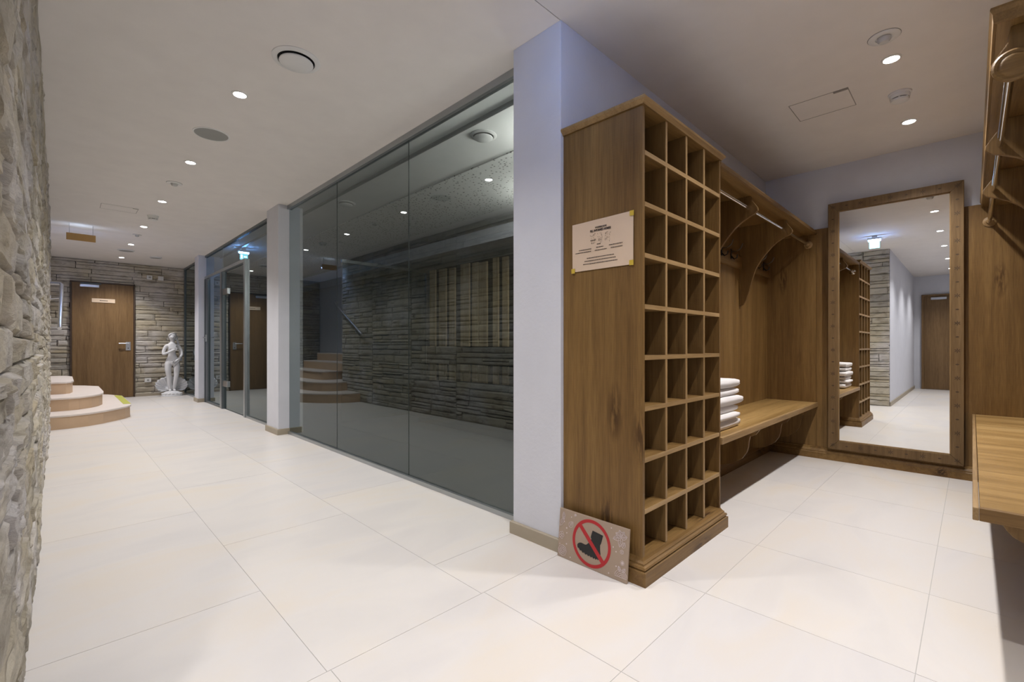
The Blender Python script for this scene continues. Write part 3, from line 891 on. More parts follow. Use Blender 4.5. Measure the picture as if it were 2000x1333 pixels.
for x, nm in zip((2.95, 3.4, 3.6, 3.8, 4.2, 4.4, 4.6), names):
    hooks(x, YB - 0.022, -1, 1.735, nm)

bn = thing('bench', (3.7, 1.17, 0), 'long oak wall bench under the coat rack, carrying folded towels', 'bench')
obj('seat_board', MB().box(2.583, XM - .002, 0.982, YB, 0.456, 0.490), bench_top_m, bn, bevel=0.002)
obj('front_edging', MB().box(2.583, XM - .002, 0.965, 0.983, 0.452, 0.491), oak_edge_x, bn, bevel=0.004)
for x in (3.36, 4.10, 4.72):
    obj('bracket', bracket_low(x, YB, -1, 0.456), brk_m, bn, bevel=0.003)

YR = -0.43
rr_ = thing('coat_rack', (3.4, YR, 1.7), 'oak coat rack with chrome rod at the right edge, above the near bench', 'coat rack')
obj('hat_shelf', MB().box(2.075, XM - .001, YR, -0.052, 2.004, 2.030), oak_x, rr_, bevel=0.003)
obj('shelf_moulding', MB().sweep([(2.075, YR), (2.075, -0.052), (XM - .001, -0.052)][::-1], [(0, 2.000), (0.006, 2.004), (0.008, 2.03), (0.014, 2.042), (0.012, 2.05), (0, 2.052)]), oak_x, rr_)
obj('shelf_moulding', MB().box(2.07, XM - .001, YR, -0.052, 2.03, 2.051), oak_x, rr_)
for x in (2.14, 2.99, 3.84):
    obj('bracket', bracket_top(x, YR, 1, 0.024, 2.004), brk_m, rr_, bevel=0.004)
obj('rod', MB().cyl((2.14, -0.088, 1.895), 0.0125, XM - 2.142, 'x', 20), chrome, rr_, smooth=True, label='chrome clothes rod')
obj('rod_flange', MB().lathe((XM - 0.001, -0.088, 1.895), [(0.036, 0), (0.036, -0.006), (0.02, -0.012), (0.017, -0.03)], 'x'), oak_edge_x, rr_, smooth=True)
obj('rosette', MB().lathe((2.128, -0.092, 1.878), [(0.050, 0), (0.050, -0.008), (0.044, -0.013), (0.036, -0.011), (0.034, -0.014), (0.026, -0.018), (0.0, -0.020)], 'x'), oak_y, rr_, smooth=True, label='turned oak rosette covering the rod end')
obj('hook_rail', MB().box(2.3, XM - .002, YR, YR + 0.022, 1.635, 1.735), oak_x, rr_, bevel=0.003)

b2 = thing('bench', (3.4, -0.2, 0), 'oak bench cut off by the right edge, its near end in the foreground', 'bench')
xj = [2.063, 2.55, 3.10, 3.70, 4.25, XM - .002]
for a, b in zip(xj, xj[1:]):
    obj('seat_board', MB().box(a + .0006, b - .0006, YR, -0.0165, 0.462, 0.490), bench_top_y, b2, bevel=0.001)
obj('front_edging', MB().box(2.040, 2.46, -0.0145, 0.0, 0.450, 0.491), oak_edge_x, b2, bevel=0.003)
obj('front_edging', MB().box(2.461, XM - .002, -0.0145, 0.0, 0.450, 0.491), oak_edge_x, b2, bevel=0.003)
obj('end_edging', MB().box(2.040, 2.061, YR, -0.015, 0.450, 0.491), oak_y, b2, bevel=0.003)
for x in (2.16, 2.99, 3.84, 4.6):
    obj('bracket', bracket_low(x, YR, 1, 0.462, 0.026), brk_m, b2, bevel=0.003)

# ------------------------------------------------------------------ mirror
mr = thing('mirror', (XM, 0.463, 0.1), 'tall wall mirror in a carved oak frame', 'mirror')
MX = 4.742
y0, y1, z0, z1, fw = 0.043, 0.884, 0.103, 2.222, 0.072
obj('frame_side', MB().prism([(y0, z0), (y0 + fw, z0 + fw), (y0 + fw, z1 - fw), (y0, z1)], 'x', MX, XM - .002), frame_m, mr, bevel=0.004)
obj('frame_side', MB().prism([(y1, z0), (y1 - fw, z0 + fw), (y1 - fw, z1 - fw), (y1, z1)], 'x', MX, XM - .002), frame_m, mr, bevel=0.004)
obj('frame_rail', MB().prism([(y0, z0), (y1, z0), (y1 - fw, z0 + fw), (y0 + fw, z0 + fw)], 'x', MX, XM - .002), frame_m, mr, bevel=0.004)
obj('frame_rail', MB().prism([(y0, z1), (y1, z1), (y1 - fw, z1 - fw), (y0 + fw, z1 - fw)], 'x', MX, XM - .002), frame_m, mr, bevel=0.004)
obj('mirror_glass', MB().add([(MX + 0.022, y0 + fw - .01, z0 + fw - .01), (MX + 0.022, y1 - fw + .01, z0 + fw - .01), (MX + 0.022, y1 - fw + .01, z1 - fw + .01), (MX + 0.022, y0 + fw - .01, z1 - fw + .01)], [(0, 3, 2, 1)]), mirror_m, mr)
obj('inner_fillet', MB().box(MX + 0.012, MX + 0.021, y0 + fw - .001, y0 + fw + .006, z0 + fw, z1 - fw).box(MX + 0.012, MX + 0.021, y1 - fw - .006, y1 - fw + .001, z0 + fw, z1 - fw).box(MX + .012, MX + .021, y0 + fw, y1 - fw, z0 + fw - .001, z0 + fw + .006).box(MX + .012, MX + .021, y0 + fw, y1 - fw, z1 - fw - .006, z1 - fw + .001), oak_edge_z, mr)


def petal(mb, cy, cz, dy, dz, L, W):
    t = Vector((0, dy, dz)).normalized(); s = Vector((0, -t.z, t.y))
    c = Vector((MX, cy, cz))
    pts = [c + t * a * L + s * b * W for a, b in ((-.5, 0), (-.2, .5), (.2, .5), (.5, 0), (.2, -.5), (-.2, -.5))]
    mb.add([p + Vector((-.0006, 0, 0)) for p in pts] + [p + Vector((.001, 0, 0)) for p in pts], [tuple(range(6)), tuple(range(6, 12))[::-1]] + [(i, (i + 1) % 6, 6 + (i + 1) % 6, 6 + i) for i in range(6)])


def carve(cy, cz, flower):
    mb = MB()
    if flower:
        for k in range(6):
            a = PI / 3 * k + PI / 6
            petal(mb, cy + 0.0105 * math.cos(a), cz + 0.0095 * math.sin(a), math.cos(a), math.sin(a), 0.019, 0.0048)
    else:
        petal(mb, cy, cz, 1, 0, 0.022, 0.010)
    obj('carved_flower' if flower else 'carved_notch', mb, carve_m, mr)


zc0 = z0 + fw / 2
n_v = 20
stepv = (z1 - fw / 2 - zc0) / n_v
for yy in (y0 + fw / 2, y1 - fw / 2):
    for k in range(n_v + 1):
        carve(yy, zc0 + stepv * k, k % 2 == 0)
n_h = 8
steph = (y1 - y0 - fw) / n_h
for zz in (zc0, z1 - fw / 2):
    for k in range(1, n_h):
        carve(y0 + fw / 2 + steph * k, zz, k % 2 == 0)


# ------------------------------------------------------------------ towels
def towel(cx, cy, z, L, W, H, seed, lab):
    rd = random.Random(seed)
    vs, fs = [], []
    nu, nv = 20, 14
    layers = 2
    off = Vector((rd.random() * 30, rd.random() * 30, 0))
    prof = []
    npf = 22
    for i in range(npf):
        a = 2 * PI * i / npf
        c_, s_ = math.cos(a), math.sin(a)
        px = math.copysign(abs(c_) ** 0.55, c_) * L / 2
        pz = math.copysign(abs(s_) ** 0.75, s_) * H / 2 * 1.02
        prof.append((px, pz))
    for j in range(nv + 1):
        v = j / nv
        e = min(v, 1 - v) * 2
        shrink = 0.80 + 0.20 * min(1, e * 3) ** 0.5
        for (px, pz) in prof:
            w = noise.noise(Vector((px * 9, v * 3, pz * 20)) + off) * 0.007
            groove = -0.010 if abs(pz) < H * 0.10 and px > 0 else 0
            vs.append((cx + px * (0.97 + 0.03 * shrink) + groove + w, cy + (v - .5) * W, z + H / 2 + pz * shrink + w * 0.6 * (1 if pz > 0 else 0.3)))
    m = npf
    for j in range(nv):
        for i in range(m):
            fs.append((j * m + i, j * m + (i + 1) % m, (j + 1) * m + (i + 1) % m, (j + 1) * m + i))
    fs += [tuple(range(m))[::-1], tuple(range(nv * m, (nv + 1) * m))]
    t = obj('towel', MB().add(vs, fs), towel_m, smooth='all', label=lab, cat='towel', group='folded white towels on the bench', origin=(cx, cy, z))
    return t


hs = [0.058, 0.040, 0.042, 0.058, 0.046, 0.056]
z = 0.4915
tl = ['lowest white folded towel, lying on the bench seat', 'thin white folded towel, second from the bottom of the stack', 'white folded towel third from the bottom, below the thickest one', 'thick bulging white folded towel in the middle of the stack', 'white folded towel directly under the topmost one', 'topmost white folded towel of the stack']
for k, h in enumerate(hs):
    L = (0.43, 0.39, 0.40, 0.44, 0.40, 0.39)[k]
    towel(2.655 + L / 2, 1.17 + (0.004, -0.004, 0.006, -0.006, 0.003, 0.0)[k], z, L, 0.27 + 0.01 * (k % 2), h, k, tl[k])
    z += h + 0.0005

# ------------------------------------------------------------------ paper notice
pp = thing('paper_notice', (1.738, 1.16, 1.34), 'cream paper notice taped to the side of the pigeonhole cabinet', 'notice')
def yz(u, v): return (1.340 - u, 1.345 + v)     # u from the left edge, v up
vs, fs = [], []
nu, nv = 12, 8
for s_, dx in ((0, -0.0035), (1, -0.0025)):
    for j in range(nv + 1):
        for i in range(nu + 1):
            u, v = i / nu, j / nv
            q = yz(u * 0.324, v * 0.226 * (1 + 0.02 * (u - .5)))
            vs.append((CX0 + dx - 0.0012 * math.sin(u * PI * 2.3 + v * 2) ** 2 - (0.004 * max(0, v - .8) if u > .9 else 0), q[0], q[1]))
n = nu + 1; o_ = n * (nv + 1)
for j in range(nv):
    for i in range(nu):
        a = j * n + i
        fs += [(a, a + n, a + n + 1, a + 1), (o_ + a, o_ + a + 1, o_ + a + n + 1, o_ + a + n)]
obj('sheet', MB().add(vs, fs), paper_m, pp, smooth='all')


def text_part(body, u, v, size, parent, mat, name='printed_text', bold=0.0, width=None):
    cu = bpy.data.curves.new(name, 'FONT')
    cu.body = body
    cu.size = size
    cu.align_x = 'CENTER'
    cu.offset = bold
    cu.extrude = 0.0002
    cu.materials.append(mat)
    o = bpy.data.objects.new(name, cu)
    COL.objects.link(o)
    o.parent = parent
    q = yz(u, v)
    o.location = Vector((CX0 - 0.0055, q[0], q[1])) - ORG[parent.name]
    # text plane faces -X, reads towards -Y
    o.rotation_euler = Matrix(((0, 0, -1), (-1, 0, 0), (0, 1, 0))).to_euler()
    bpy.context.view_layer.update()
    me = bpy.data.meshes.new_from_object(o.evaluated_get(bpy.context.evaluated_depsgraph_get()))
    m_ = bpy.data.objects.new(name, me)
    COL.objects.link(m_)
    m_.parent = parent
    m_.location = o.location
    m_.rotation_euler = o.rotation_euler
    xs_ = [v.co.x for v in me.vertices]
    if width and xs_:
        m_.scale = (width / (max(xs_) - min(xs_)), 1, 1)
    bpy.data.objects.remove(o)
    return m_


text_part('WANDERSCHUHE', 0.160, 0.186, 0.0105, pp, ink_m, width=0.062, bold=0.0003)
text_part('BILL INFORMED HOMES!', 0.158, 0.172, 0.0135, pp, ink_m, width=0.110, bold=0.0006)
# three small line drawings
rd = random.Random(3)
for c0, w in ((0.118, 0.030), (0.157, 0.026), (0.197, 0.030)):
    mb = MB()
    for k in range(26):
        uu, vv = c0 + rd.uniform(-.5, .5) * w, 0.118 + rd.random() * 0.045
        a, b = yz(uu, vv)
        l = rd.uniform(0.003, 0.008)
        if rd.random() < .5: mb.box(CX0 - 0.0058, CX0 - 0.0053, a - l / 2, a + l / 2, b, b + 0.0009)
        else: mb.box(CX0 - 0.0058, CX0 - 0.0053, a, a + 0.0009, b - l / 2, b + l / 2)
    obj('small_drawing', mb, grey_ink, pp)
mb = MB()
for (u0, u1, v) in ((0.104, 0.133, 0.1335), (0.1395, 0.161, 0.113), (0.135, 0.174, 0.099), (0.128, 0.192, 0.086), (0.039, 0.110, 0.097), (0.019, 0.110, 0.0855), (0.204, 0.272, 0.100), (0.213, 0.274, 0.0865), (0.084, 0.229, 0.0555), (0.071, 0.238, 0.0425), (0.063, 0.247, 0.029)):
    u = u0
    while u < u1 - 0.002:
        w = min(rd.uniform(0.003, 0.011), u1 - u)
        a, b = yz(u, v)
        mb.box(CX0 - 0.0058, CX0 - 0.0053, a - w, a, b - 0.0014, b + 0.0016)
        u += w + 0.0016
obj('printed_lines', mb, ink_m, pp, kind='stuff')
for (u, v) in ((0.314, 0.213), (0.312, 0.002), (0.002, 0.000)):
    a, b = yz(u, v)
    obj('tape', MB().box(CX0 - 0.0072, CX0 - 0.0062, a - 0.014, a + 0.006, b - 0.006, b + 0.016), yel_tape, pp)

# ------------------------------------------------------------------ no boots sign
sg = thing('prohibition_sign', (1.70, 1.20, 0), 'taupe board with a crossed-out black boot in a red ring, on the floor', 'sign')
tilt = math.atan2(0.022, 0.222)
def sp(u, v, d=0.0):
    """u 0..373 from the left, v 0..222 up (mm), d out of the face"""
    zz = v / 1000 * math.cos(tilt) - d * 0
    x = 1.683 + v / 1000 * math.sin(tilt) - d
    return (x, 1.389 - u / 1000, zz + 0.001)
def plate(poly, d0, d1):
    n = len(poly)
    vs = [sp(u, v, d0) for u, v in poly] + [sp(u, v, d1) for u, v in poly]
    return MB().add(vs, [tuple(range(n)), tuple(range(n, 2 * n))[::-1]] + [(i, (i + 1) % n, n + (i + 1) % n, n + i) for i in range(n)])
obj('board', plate([(0, 0), (373, 0), (373, 222), (0, 222)], -0.009, 0.0), board_m, sg, bevel=0.001)
CU, CV, RO, RI = 186, 110, 103, 89
mb = MB()
N = 64
for k in range(N):
    a, b = 2 * PI * k / N, 2 * PI * (k + 1) / N
    q = [(CU + r_ * math.cos(t_), CV + r_ * math.sin(t_)) for r_, t_ in ((RI, a), (RO, a), (RO, b), (RI, b))]
    p_ = plate(q, 0.0002, 0.0010)
    mb.add(p_.v, p_.f)
obj('red_ring', mb, red_m, sg)
boot = [(190.8, 168.2), (218, 165), (246.1, 161.5), (242, 142), (237.6, 124.4), (233, 117), (234, 100), (238.0, 79.1), (236, 66), (232.4, 57), (226, 51), (222, 56), (215, 49), (210, 55), (203, 49), (197, 56), (189, 51), (182, 57), (174, 52), (167, 58), (159, 54), (152, 61), (143, 57), (137, 65), (128, 63), (122, 71), (114.4, 72), (111.8, 83.4), (116, 91), (124, 96), (134, 98.5), (145, 97), (154, 96), (160.5, 97.5), (166, 103), (172, 108), (178, 115), (184, 124), (187, 131), (182.5, 137), (186, 152)]
obj('boot_print', plate(boot, 0.0002, 0.0012), blk_print, sg)
obj('red_slash', plate([(112, 172), (126, 183), (262, 51), (248, 39)], 0.0004, 0.0018), red_m, sg)


def stroke(mb, pts, w=1.5, d=0.0014):
    for a, b in zip(pts, pts[1:]):
        t = Vector((b[0] - a[0], b[1] - a[1]))
        if t.length < 1e-6: continue
        t.normalize(); s_ = Vector((-t.y, t.x)) * w / 2
        q = [(a[0] + s_.x, a[1] + s_.y), (b[0] + s_.x, b[1] + s_.y), (b[0] - s_.x, b[1] - s_.y), (a[0] - s_.x, a[1] - s_.y)]
        p_ = plate(q, 0.0002, d)
        mb.add(p_.v, p_.f)


def circ(mb, u, v, r, w=1.5, n=14, a0=0, a1=2 * PI, d=0.0014):
    stroke(mb, [(u + r * math.cos(a0 + (a1 - a0) * k / n), v + r * math.sin(a0 + (a1 - a0) * k / n)) for k in range(n + 1)], w, d)


def dot(mb, u, v, r):
    p_ = plate([(u + r * math.cos(2 * PI * k / 10), v + r * math.sin(2 * PI * k / 10)) for k in range(10)], 0.0002, 0.0012)
    mb.add(p_.v, p_.f)


def leaf(mb, u, v, a, L, W):
    ca, sa = math.cos(a), math.sin(a)
    top = [(L * t, W * math.sin(PI * t ** 0.8)) for t in [k / 8 for k in range(9)]]
    for s_ in (1, -1):
        stroke(mb, [(u + x * ca - s_ * y * sa, v + x * sa + s_ * y * ca) for x, y in top])
    for t in (0.3, 0.5, 0.7):
        for s_ in (1, -1):
            x0_, x1_ = L * t, L * (t + .15)
            stroke(mb, [(u + x0_ * ca, v + x0_ * sa), (u + x1_ * ca - s_ * W * .6 * sa, v + x1_ * sa + s_ * W * .6 * ca)], 1.1)
    stroke(mb, [(u, v), (u + L * ca, v + L * sa)], 1.1)


mb = MB()
for a in (0.3, 1.1, 1.9, 2.7, 3.5, 4.6): leaf(mb, 336, 180, a, 30 if a < 3 else 42, 11)
leaf(mb, 345, 140, 1.2, 26, 9)
for (u, v) in ((286, 206), (315, 115), (319, 56), (284, 16), (300, 130)): dot(mb, u, v, 3.0)
dot(mb, 348, 78, 6); circ(mb, 348, 78, 9, 1.0)
circ(mb, 343, 122, 8); stroke(mb, [(337, 116), (349, 128)]); stroke(mb, [(337, 128), (349, 116)])
for r_ in (9, 16, 23, 30): circ(mb, 344, 18, r_, 1.6, 16, 0.0 if r_ < 20 else 0.15, PI if r_ < 20 else PI - .15)
stroke(mb, [(314, 18), (374 - 2, 18)]); leaf(mb, 338, 42, 2.0, 20, 7); leaf(mb, 352, 42, 1.0, 20, 7)
obj('ornament_right', mb, wht_print, sg, kind='stuff')
mb = MB()
leaf(mb, 6, 140, 1.1, 60, 8); leaf(mb, 25, 175, 1.6, 34, 8); leaf(mb, 60, 150, 0.9, 34, 12)
for (u, v, r_) in ((92, 210, 4), (46, 140, 4), (30, 165, 3), (50, 68, 3.5), (76, 15, 3), (11, 59, 2.5), (70, 196, 2.5), (48, 118, 3)): dot(mb, u, v, r_)
circ(mb, 92, 210, 6, 1.0)
for a in range(5): circ(mb, 18 + 9 * math.cos(a * 1.257), 101 + 11 * math.sin(a * 1.257), 6)
circ(mb, 28, 33, 24, 1.8, 8); circ(mb, 28, 33, 17, 1.2, 8)
for a in range(6): circ(mb, 28 + 9 * math.cos(a * 1.047), 33 + 9 * math.sin(a * 1.047), 4.5, 1.2, 8)
obj('ornament_left', mb, wht_print, sg, kind='stuff')


# ------------------------------------------------------------------ downlights and ceiling fittings
def downlight(x, y, lab, group, gain=1.0):
    t = thing('downlight', (x, y, ZC), lab, 'ceiling light', group)
    obj('trim_ring', MB().lathe((x, y, ZC), [(0.046, 0.0), (0.045, -0.004), (0.036, -0.006), (0.034, -0.001), (0.034, 0.004)], 'z', 28, cap=False), white_pl, t, smooth=True)
    obj('lens', MB().cyl((x, y, ZC - 0.0025), 0.034, 0.002, 'z', 24), lamp_on, t)
    light('lamp', 'SPOT', (x, y, ZC - 0.03), SPOT_W * gain, SPOT_COL, t, spot_size=R(116), spot_blend=1.0, shadow_soft_size=0.03)
    return t


cl_lab = ['ceiling downlight over the corridor, nearest the camera', 'corridor downlight nearest the round vent, first visible of the row', 'corridor downlight just beyond the grey speaker disc', 'third visible corridor downlight, past the small sensor', 'fourth visible corridor downlight, beyond the smoke detector', 'fifth visible corridor downlight, second from the far wall', 'last corridor downlight, closest to the far stone wall']
for (x, y), lab in zip(CORRIDOR_LAMPS, cl_lab):
    downlight(x, y - 0.02, lab, 'round downlights along the corridor ceiling', 0.62 if y < 2 else 1.15)
fl_lab = ['recess downlight closest to the mirror wall', 'recess downlight beside the round sensor', 'recess downlight out of the frame above the near bench', 'foyer downlight beside the exit sign, seen in the mirror', 'foyer downlight above the camera, seen in the mirror', 'foyer downlight behind the camera', 'foyer downlight closest to the second oak door']
for (x, y), lab in zip(FOYER_LAMPS, fl_lab):
    downlight(x, y, lab, 'round downlights along the recess ceiling', 0.8 if x < 1 else 0.98)


def vent(x, y, r, lab, grp=None):
    t = thing('air_vent', (x, y, ZC), lab, 'vent', grp)
    obj('vent_ring', MB().lathe((x, y, ZC), [(r, 0), (r, -0.004), (r * 0.9, -0.010), (r * 0.78, -0.010), (r * 0.76, 0.0), (r * 0.76, 0.02)], 'z', 40, cap=False), white_pl, t, smooth=True)
    obj('vent_throat', MB().cyl((x, y, ZC - 0.001), r * 0.77, 0.0005, 'z', 36), blackm, t)
    obj('vent_disc', MB().lathe((x, y, ZC - 0.022), [(r * 0.70, 0.006), (r * 0.70, 0.0), (r * 0.62, -0.006), (r * 0.3, -0.012), (0.001, -0.014)], 'z', 36), white_pl, t, smooth=True)


vent(0.93, 2.62, 0.122, 'round white ceiling vent with a domed disc, nearest in the corridor')
vent(2.26, 2.58, 0.10, 'round ceiling vent behind the glass, near the first pillar')
vent(2.26, 4.88, 0.10, 'round ceiling vent behind the glass, farther along')
t = thing('ceiling_speaker', (0.81, 3.99, ZC), 'round grey speaker disc flush in the corridor ceiling', 'speaker')
obj('speaker_ring', MB().lathe((0.81, 3.99, ZC), [(0.118, 0), (0.117, -0.004), (0.108, -0.005), (0.106, 0)], 'z', 36, cap=False), white_pl, t)
obj('speaker_grille', MB().cyl((0.81, 3.99, ZC - 0.003), 0.107, 0.002, 'z', 36), grey_mesh, t)
for (x, y, r, lab) in ((0.80, 9.86, 0.11, 'flat round grey disc in the far corridor ceiling'), (1.24, 10.3, 0.09, 'flat round disc in the ceiling in front of the statue')):
    t = thing('ceiling_speaker', (x, y, ZC), lab, 'speaker')
    obj('speaker_ring', MB().lathe((x, y, ZC), [(r, 0), (r, -0.012), (r * .9, -0.016), (r * .88, 0)], 'z', 28, cap=False), white_pl, t)
    obj('speaker_grille', MB().cyl((x, y, ZC - 0.012), r * .9, 0.002, 'z', 28), grey_mesh, t)


def sensor(x, y, r, lab):
    t = thing('motion_sensor', (x, y, ZC), lab, 'sensor')
    obj('sensor_ring', MB().lathe((x, y, ZC), [(r, 0), (r, -0.004), (r * .93, -0.007), (r * .55, -0.008), (r * .5, -0.004)], 'z', 32), white_pl, t, smooth=True)
    obj('sensor_dome', MB().lathe((x, y, ZC - 0.007), [(r * .45, 0), (r * .42, -0.012), (r * .3, -0.022), (0.001, -0.026)], 'z', 24), simple('sensor_lens', (0.55, 0.54, 0.52), 0.3), t, smooth=True)
    obj('rim_gap', MB().lathe((x, y, ZC), [(r + .0025, -0.0005), (r + .0025, -0.0015), (r, -0.0015)], 'z', 32, cap=False), seam_m, t)


sensor(2.985, 0.317, 0.066, 'round white motion sensor beside the recess downlight')
sensor(0.80, 5.45, 0.062, 'small round motion sensor between the corridor downlights')
sensor(0.80, 8.38, 0.05, 'tiny ceiling sensor far down the corridor')


def smoke(x, y, lab):
    t = thing('smoke_detector', (x, y, ZC), lab, 'smoke detector')
    obj('base_plate', MB().lathe((x, y, ZC), [(0.058, 0), (0.058, -0.008), (0.052, -0.012)], 'z', 32), white_pl, t, smooth=True)
    obj('housing', MB().lathe((x, y, ZC - 0.012), [(0.050, 0), (0.050, -0.018), (0.047, -0.022)], 'z', 32), white_pl, t, smooth=True)
    obj('smoke_slots', MB().lathe((x, y, ZC - 0.034), [(0.040, 0), (0.040, -0.006)], 'z', 32), blackm, t)
    obj('cap', MB().lathe((x, y, ZC - 0.040), [(0.047, 0), (0.044, -0.010), (0.030, -0.016), (0.001, -0.017)], 'z', 32), white_pl, t, smooth=True)
    mb = MB()
    for k in range(6):
        a = k * PI / 3
        mb.box(x + 0.043 * math.cos(a) - .004, x + 0.043 * math.cos(a) + .004, y + 0.043 * math.sin(a) - .004, y + 0.043 * math.sin(a) + .004, ZC - 0.042, ZC - 0.032)
    obj('slot_ribs', mb, white_pl, t)


smoke(3.72, 0.318, 'white smoke detector between the two recess downlights')
smoke(0.82, 7.02, 'white smoke detector on the corridor ceiling')


# exit signs
strip_1 = emit('emergency_strip', (0.16, 0.34, 1.0), 120.0)
strip_2 = emit('emergency_strip_bright', (0.16, 0.42, 1.0), 330.0)


def exit_sign(x, y, z, ax, lab, strip, w=0.16, h=0.10):
    t = thing('exit_sign', (x, y, z), lab, 'exit sign')
    def bx(a0, a1, b0, b1, z0_, z1_):
        return MB().box(x + b0, x + b1, y + a0, y + a1, z0_, z1_) if ax == 'x' else MB().box(x + a0, x + a1, y + b0, y + b1, z0_, z1_)
    obj('housing', bx(-w / 2, w / 2, -0.022, 0.022, z + h / 2 + 0.024, z + h / 2 + 0.05), white_pl, t, bevel=0.003)
    obj('lamp_strip', bx(-w / 2 + .01, w / 2 - .01, -0.018, 0.018, z + h / 2, z + h / 2 + 0.024), strip, t)
    obj('hanger', bx(-0.03, 0.03, -0.008, 0.008, z + h / 2 + 0.05, ZC), white_pl, t)
    obj('panel', bx(-w * .36, w * .36, -0.004, 0.004, z - h / 2, z + h / 2), exit_glow, t)
    m1 = bx(-w * .28, -w * .12, -0.0055, 0.0055, z - h * .3, z + h * .3)
    b_ = bx(0, w * .26, -0.0055, 0.0055, z - h * .08, z + h * .08); m1.add(b_.v, b_.f)
    obj('pictogram', m1, exit_white, t)
    return t


exit_sign(1.22, 0.99, 2.44, 'x', 'glowing cyan exit sign hanging in the foyer, seen in the mirror', strip_1)
exit_sign(2.12, 8.25, 2.42, 'y', 'glowing exit sign hanging behind the glass doorway', strip_2)
hb = thing('hanging_board', (0.22, 8.2, 2.42), 'brown board hanging below the ceiling in front of the stairs', 'sign')
obj('board', MB().box(0.075, 0.355, 8.19, 8.205, 2.36, 2.45), cork_m, hb, bevel=0.002)
obj('hanger', MB().box(0.10, 0.105, 8.194, 8.20, 2.45, ZC).box(0.325, 0.33, 8.194, 8.20, 2.45, ZC), steel, hb)
obj('lamp_strip', MB().box(0.085, 0.345, 8.206, 8.232, 2.375, 2.395), emit('stair_strip', (0.32, 0.50, 1.0), 150.0), hb, label='bluish emergency light on the back of the board')
obj('glow_slit', MB().box(0.1, 0.33, 8.212, 8.25, 2.425, 2.430), emit('slit_glow', (0.6, 0.75, 1.0), 9.0), hb)
obj('lamp_housing', MB().box(0.075, 0.355, 8.205, 8.26, 2.396, 2.424), white_pl, hb)
for k, (x, y) in enumerate(((2.6, 2.1), (3.3, 2.2), (3.5, 2.95))):  # unseen glowing globes on cords, added to brighten the room behind the glass
    t = thing('fill_globe', (x, y, ZC), ('first added fill globe', 'second added fill globe', 'third added fill globe')[k] + ' inside the dim room behind the cabinet wall', 'lamp', 'added fill globes that brighten the dim room')
    obj('cord', MB().cyl((x, y, 2.40), 0.004, ZC - 2.40, 'z', 8), blackm, t)
    obj('globe', MB().sphere((x, y, 2.32), 0.09, 0.09, 0.09, 20, 12), emit('fill_glow', (1.0, 0.93, 0.84), 150.0), t, smooth='all')

# ------------------------------------------------------------------ statue
stt = thing('statue', (1.60, 11.10, 0), 'white plaster figure of a standing woman on an open scallop shell', 'statue')
BX, BY = 1.60, 11.10


def skin_figure(name, joints, edges, radii, root, parent, mat):
    me = bpy.data.meshes.new(name)
    me.from_pydata([Vector(j) - ORG[parent.name] for j in joints], edges, [])
    o = bpy.data.objects.new(name, me)
    COL.objects.link(o)
    o.parent = parent
    sk = o.modifiers.new('skin', 'SKIN')
    sk.use_smooth_shade = True
    lay = me.skin_vertices[0] if len(me.skin_vertices) else None
    if lay is None:
        bm = bmesh.new(); bm.from_mesh(me); bm.verts.layers.skin.verify(); bm.to_mesh(me); bm.free()
        lay = me.skin_vertices[0]
    for i, r_ in enumerate(radii):
        lay.data[i].radius = r_ if isinstance(r_, tuple) else (r_, r_)
        lay.data[i].use_root = (i == root)
    ss = o.modifiers.new('sub', 'SUBSURF')
    ss.levels = 2; ss.render_levels = 2
    me.materials.append(mat)
    ORG[o.name] = ORG[parent.name]
    return o


def J(dx, dz, dy=0.0): return (BX + dx * 1.22, BY + dy, 0.06 + (dz - 0.06) * 1.09)
jn = [J(0.0, 0.66), J(-0.005, 0.74), J(-0.01, 0.83, -0.01), J(-0.005, 0.92, -0.005), J(0.0, 0.965), J(0.0, 1.0, -0.005), J(-0.005, 1.05, -0.02), J(-0.01, 1.10, -0.01),
      # left (image left) leg
      J(-0.055, 0.60), J(-0.06, 0.47, -0.015), J(-0.045, 0.34, -0.01), J(-0.04, 0.22, 0.0), J(-0.03, 0.11), J(-0.035, 0.095, -0.07),
      # right leg, knee forward
      J(0.055, 0.60), J(0.055, 0.47, -0.03), J(0.045, 0.35, -0.05), J(0.03, 0.22, -0.02), J(0.02, 0.115, 0.0), J(0.03, 0.10, -0.06),
      # image-left arm bent to the breast
      J(-0.085, 0.905), J(-0.115, 0.82, -0.01), J(-0.125, 0.755, -0.03), J(-0.06, 0.79, -0.09), J(0.005, 0.835, -0.105), J(0.03, 0.85, -0.10),
      # image-right arm down to the hip
      J(0.08, 0.905), J(0.115, 0.83), J(0.125, 0.755, -0.02), J(0.085, 0.68, -0.07), J(0.035, 0.635, -0.10), J(0.01, 0.62, -0.10)]
ed = [(0, 1), (1, 2), (2, 3), (3, 4), (4, 5), (5, 6), (6, 7), (0, 8), (8, 9), (9, 10), (10, 11), (11, 12), (12, 13), (0, 14), (14, 15), (15, 16), (16, 17), (17, 18), (18, 19),
      (3, 20), (20, 21), (21, 22), (22, 23), (23, 24), (24, 25), (3, 26), (26, 27), (27, 28), (28, 29), (29, 30), (30, 31)]
ra = [(0.095, 0.07), (0.072, 0.058), (0.082, 0.07), (0.075, 0.05), 0.035, 0.032, (0.058, 0.062), (0.046, 0.05),
      0.068, 0.056, 0.042, 0.038, 0.024, 0.018, 0.068, 0.056, 0.042, 0.036, 0.024, 0.018,
      0.036, 0.031, 0.027, 0.024, 0.018, 0.012, 0.036, 0.031, 0.027, 0.024, 0.018, 0.012]
body = skin_figure('body', jn, ed, ra, 0, stt, statue_m)
face = MB()
face.sphere(J(-0.012, 1.055, -0.074), 0.008, 0.014, 0.016, 8, 6)
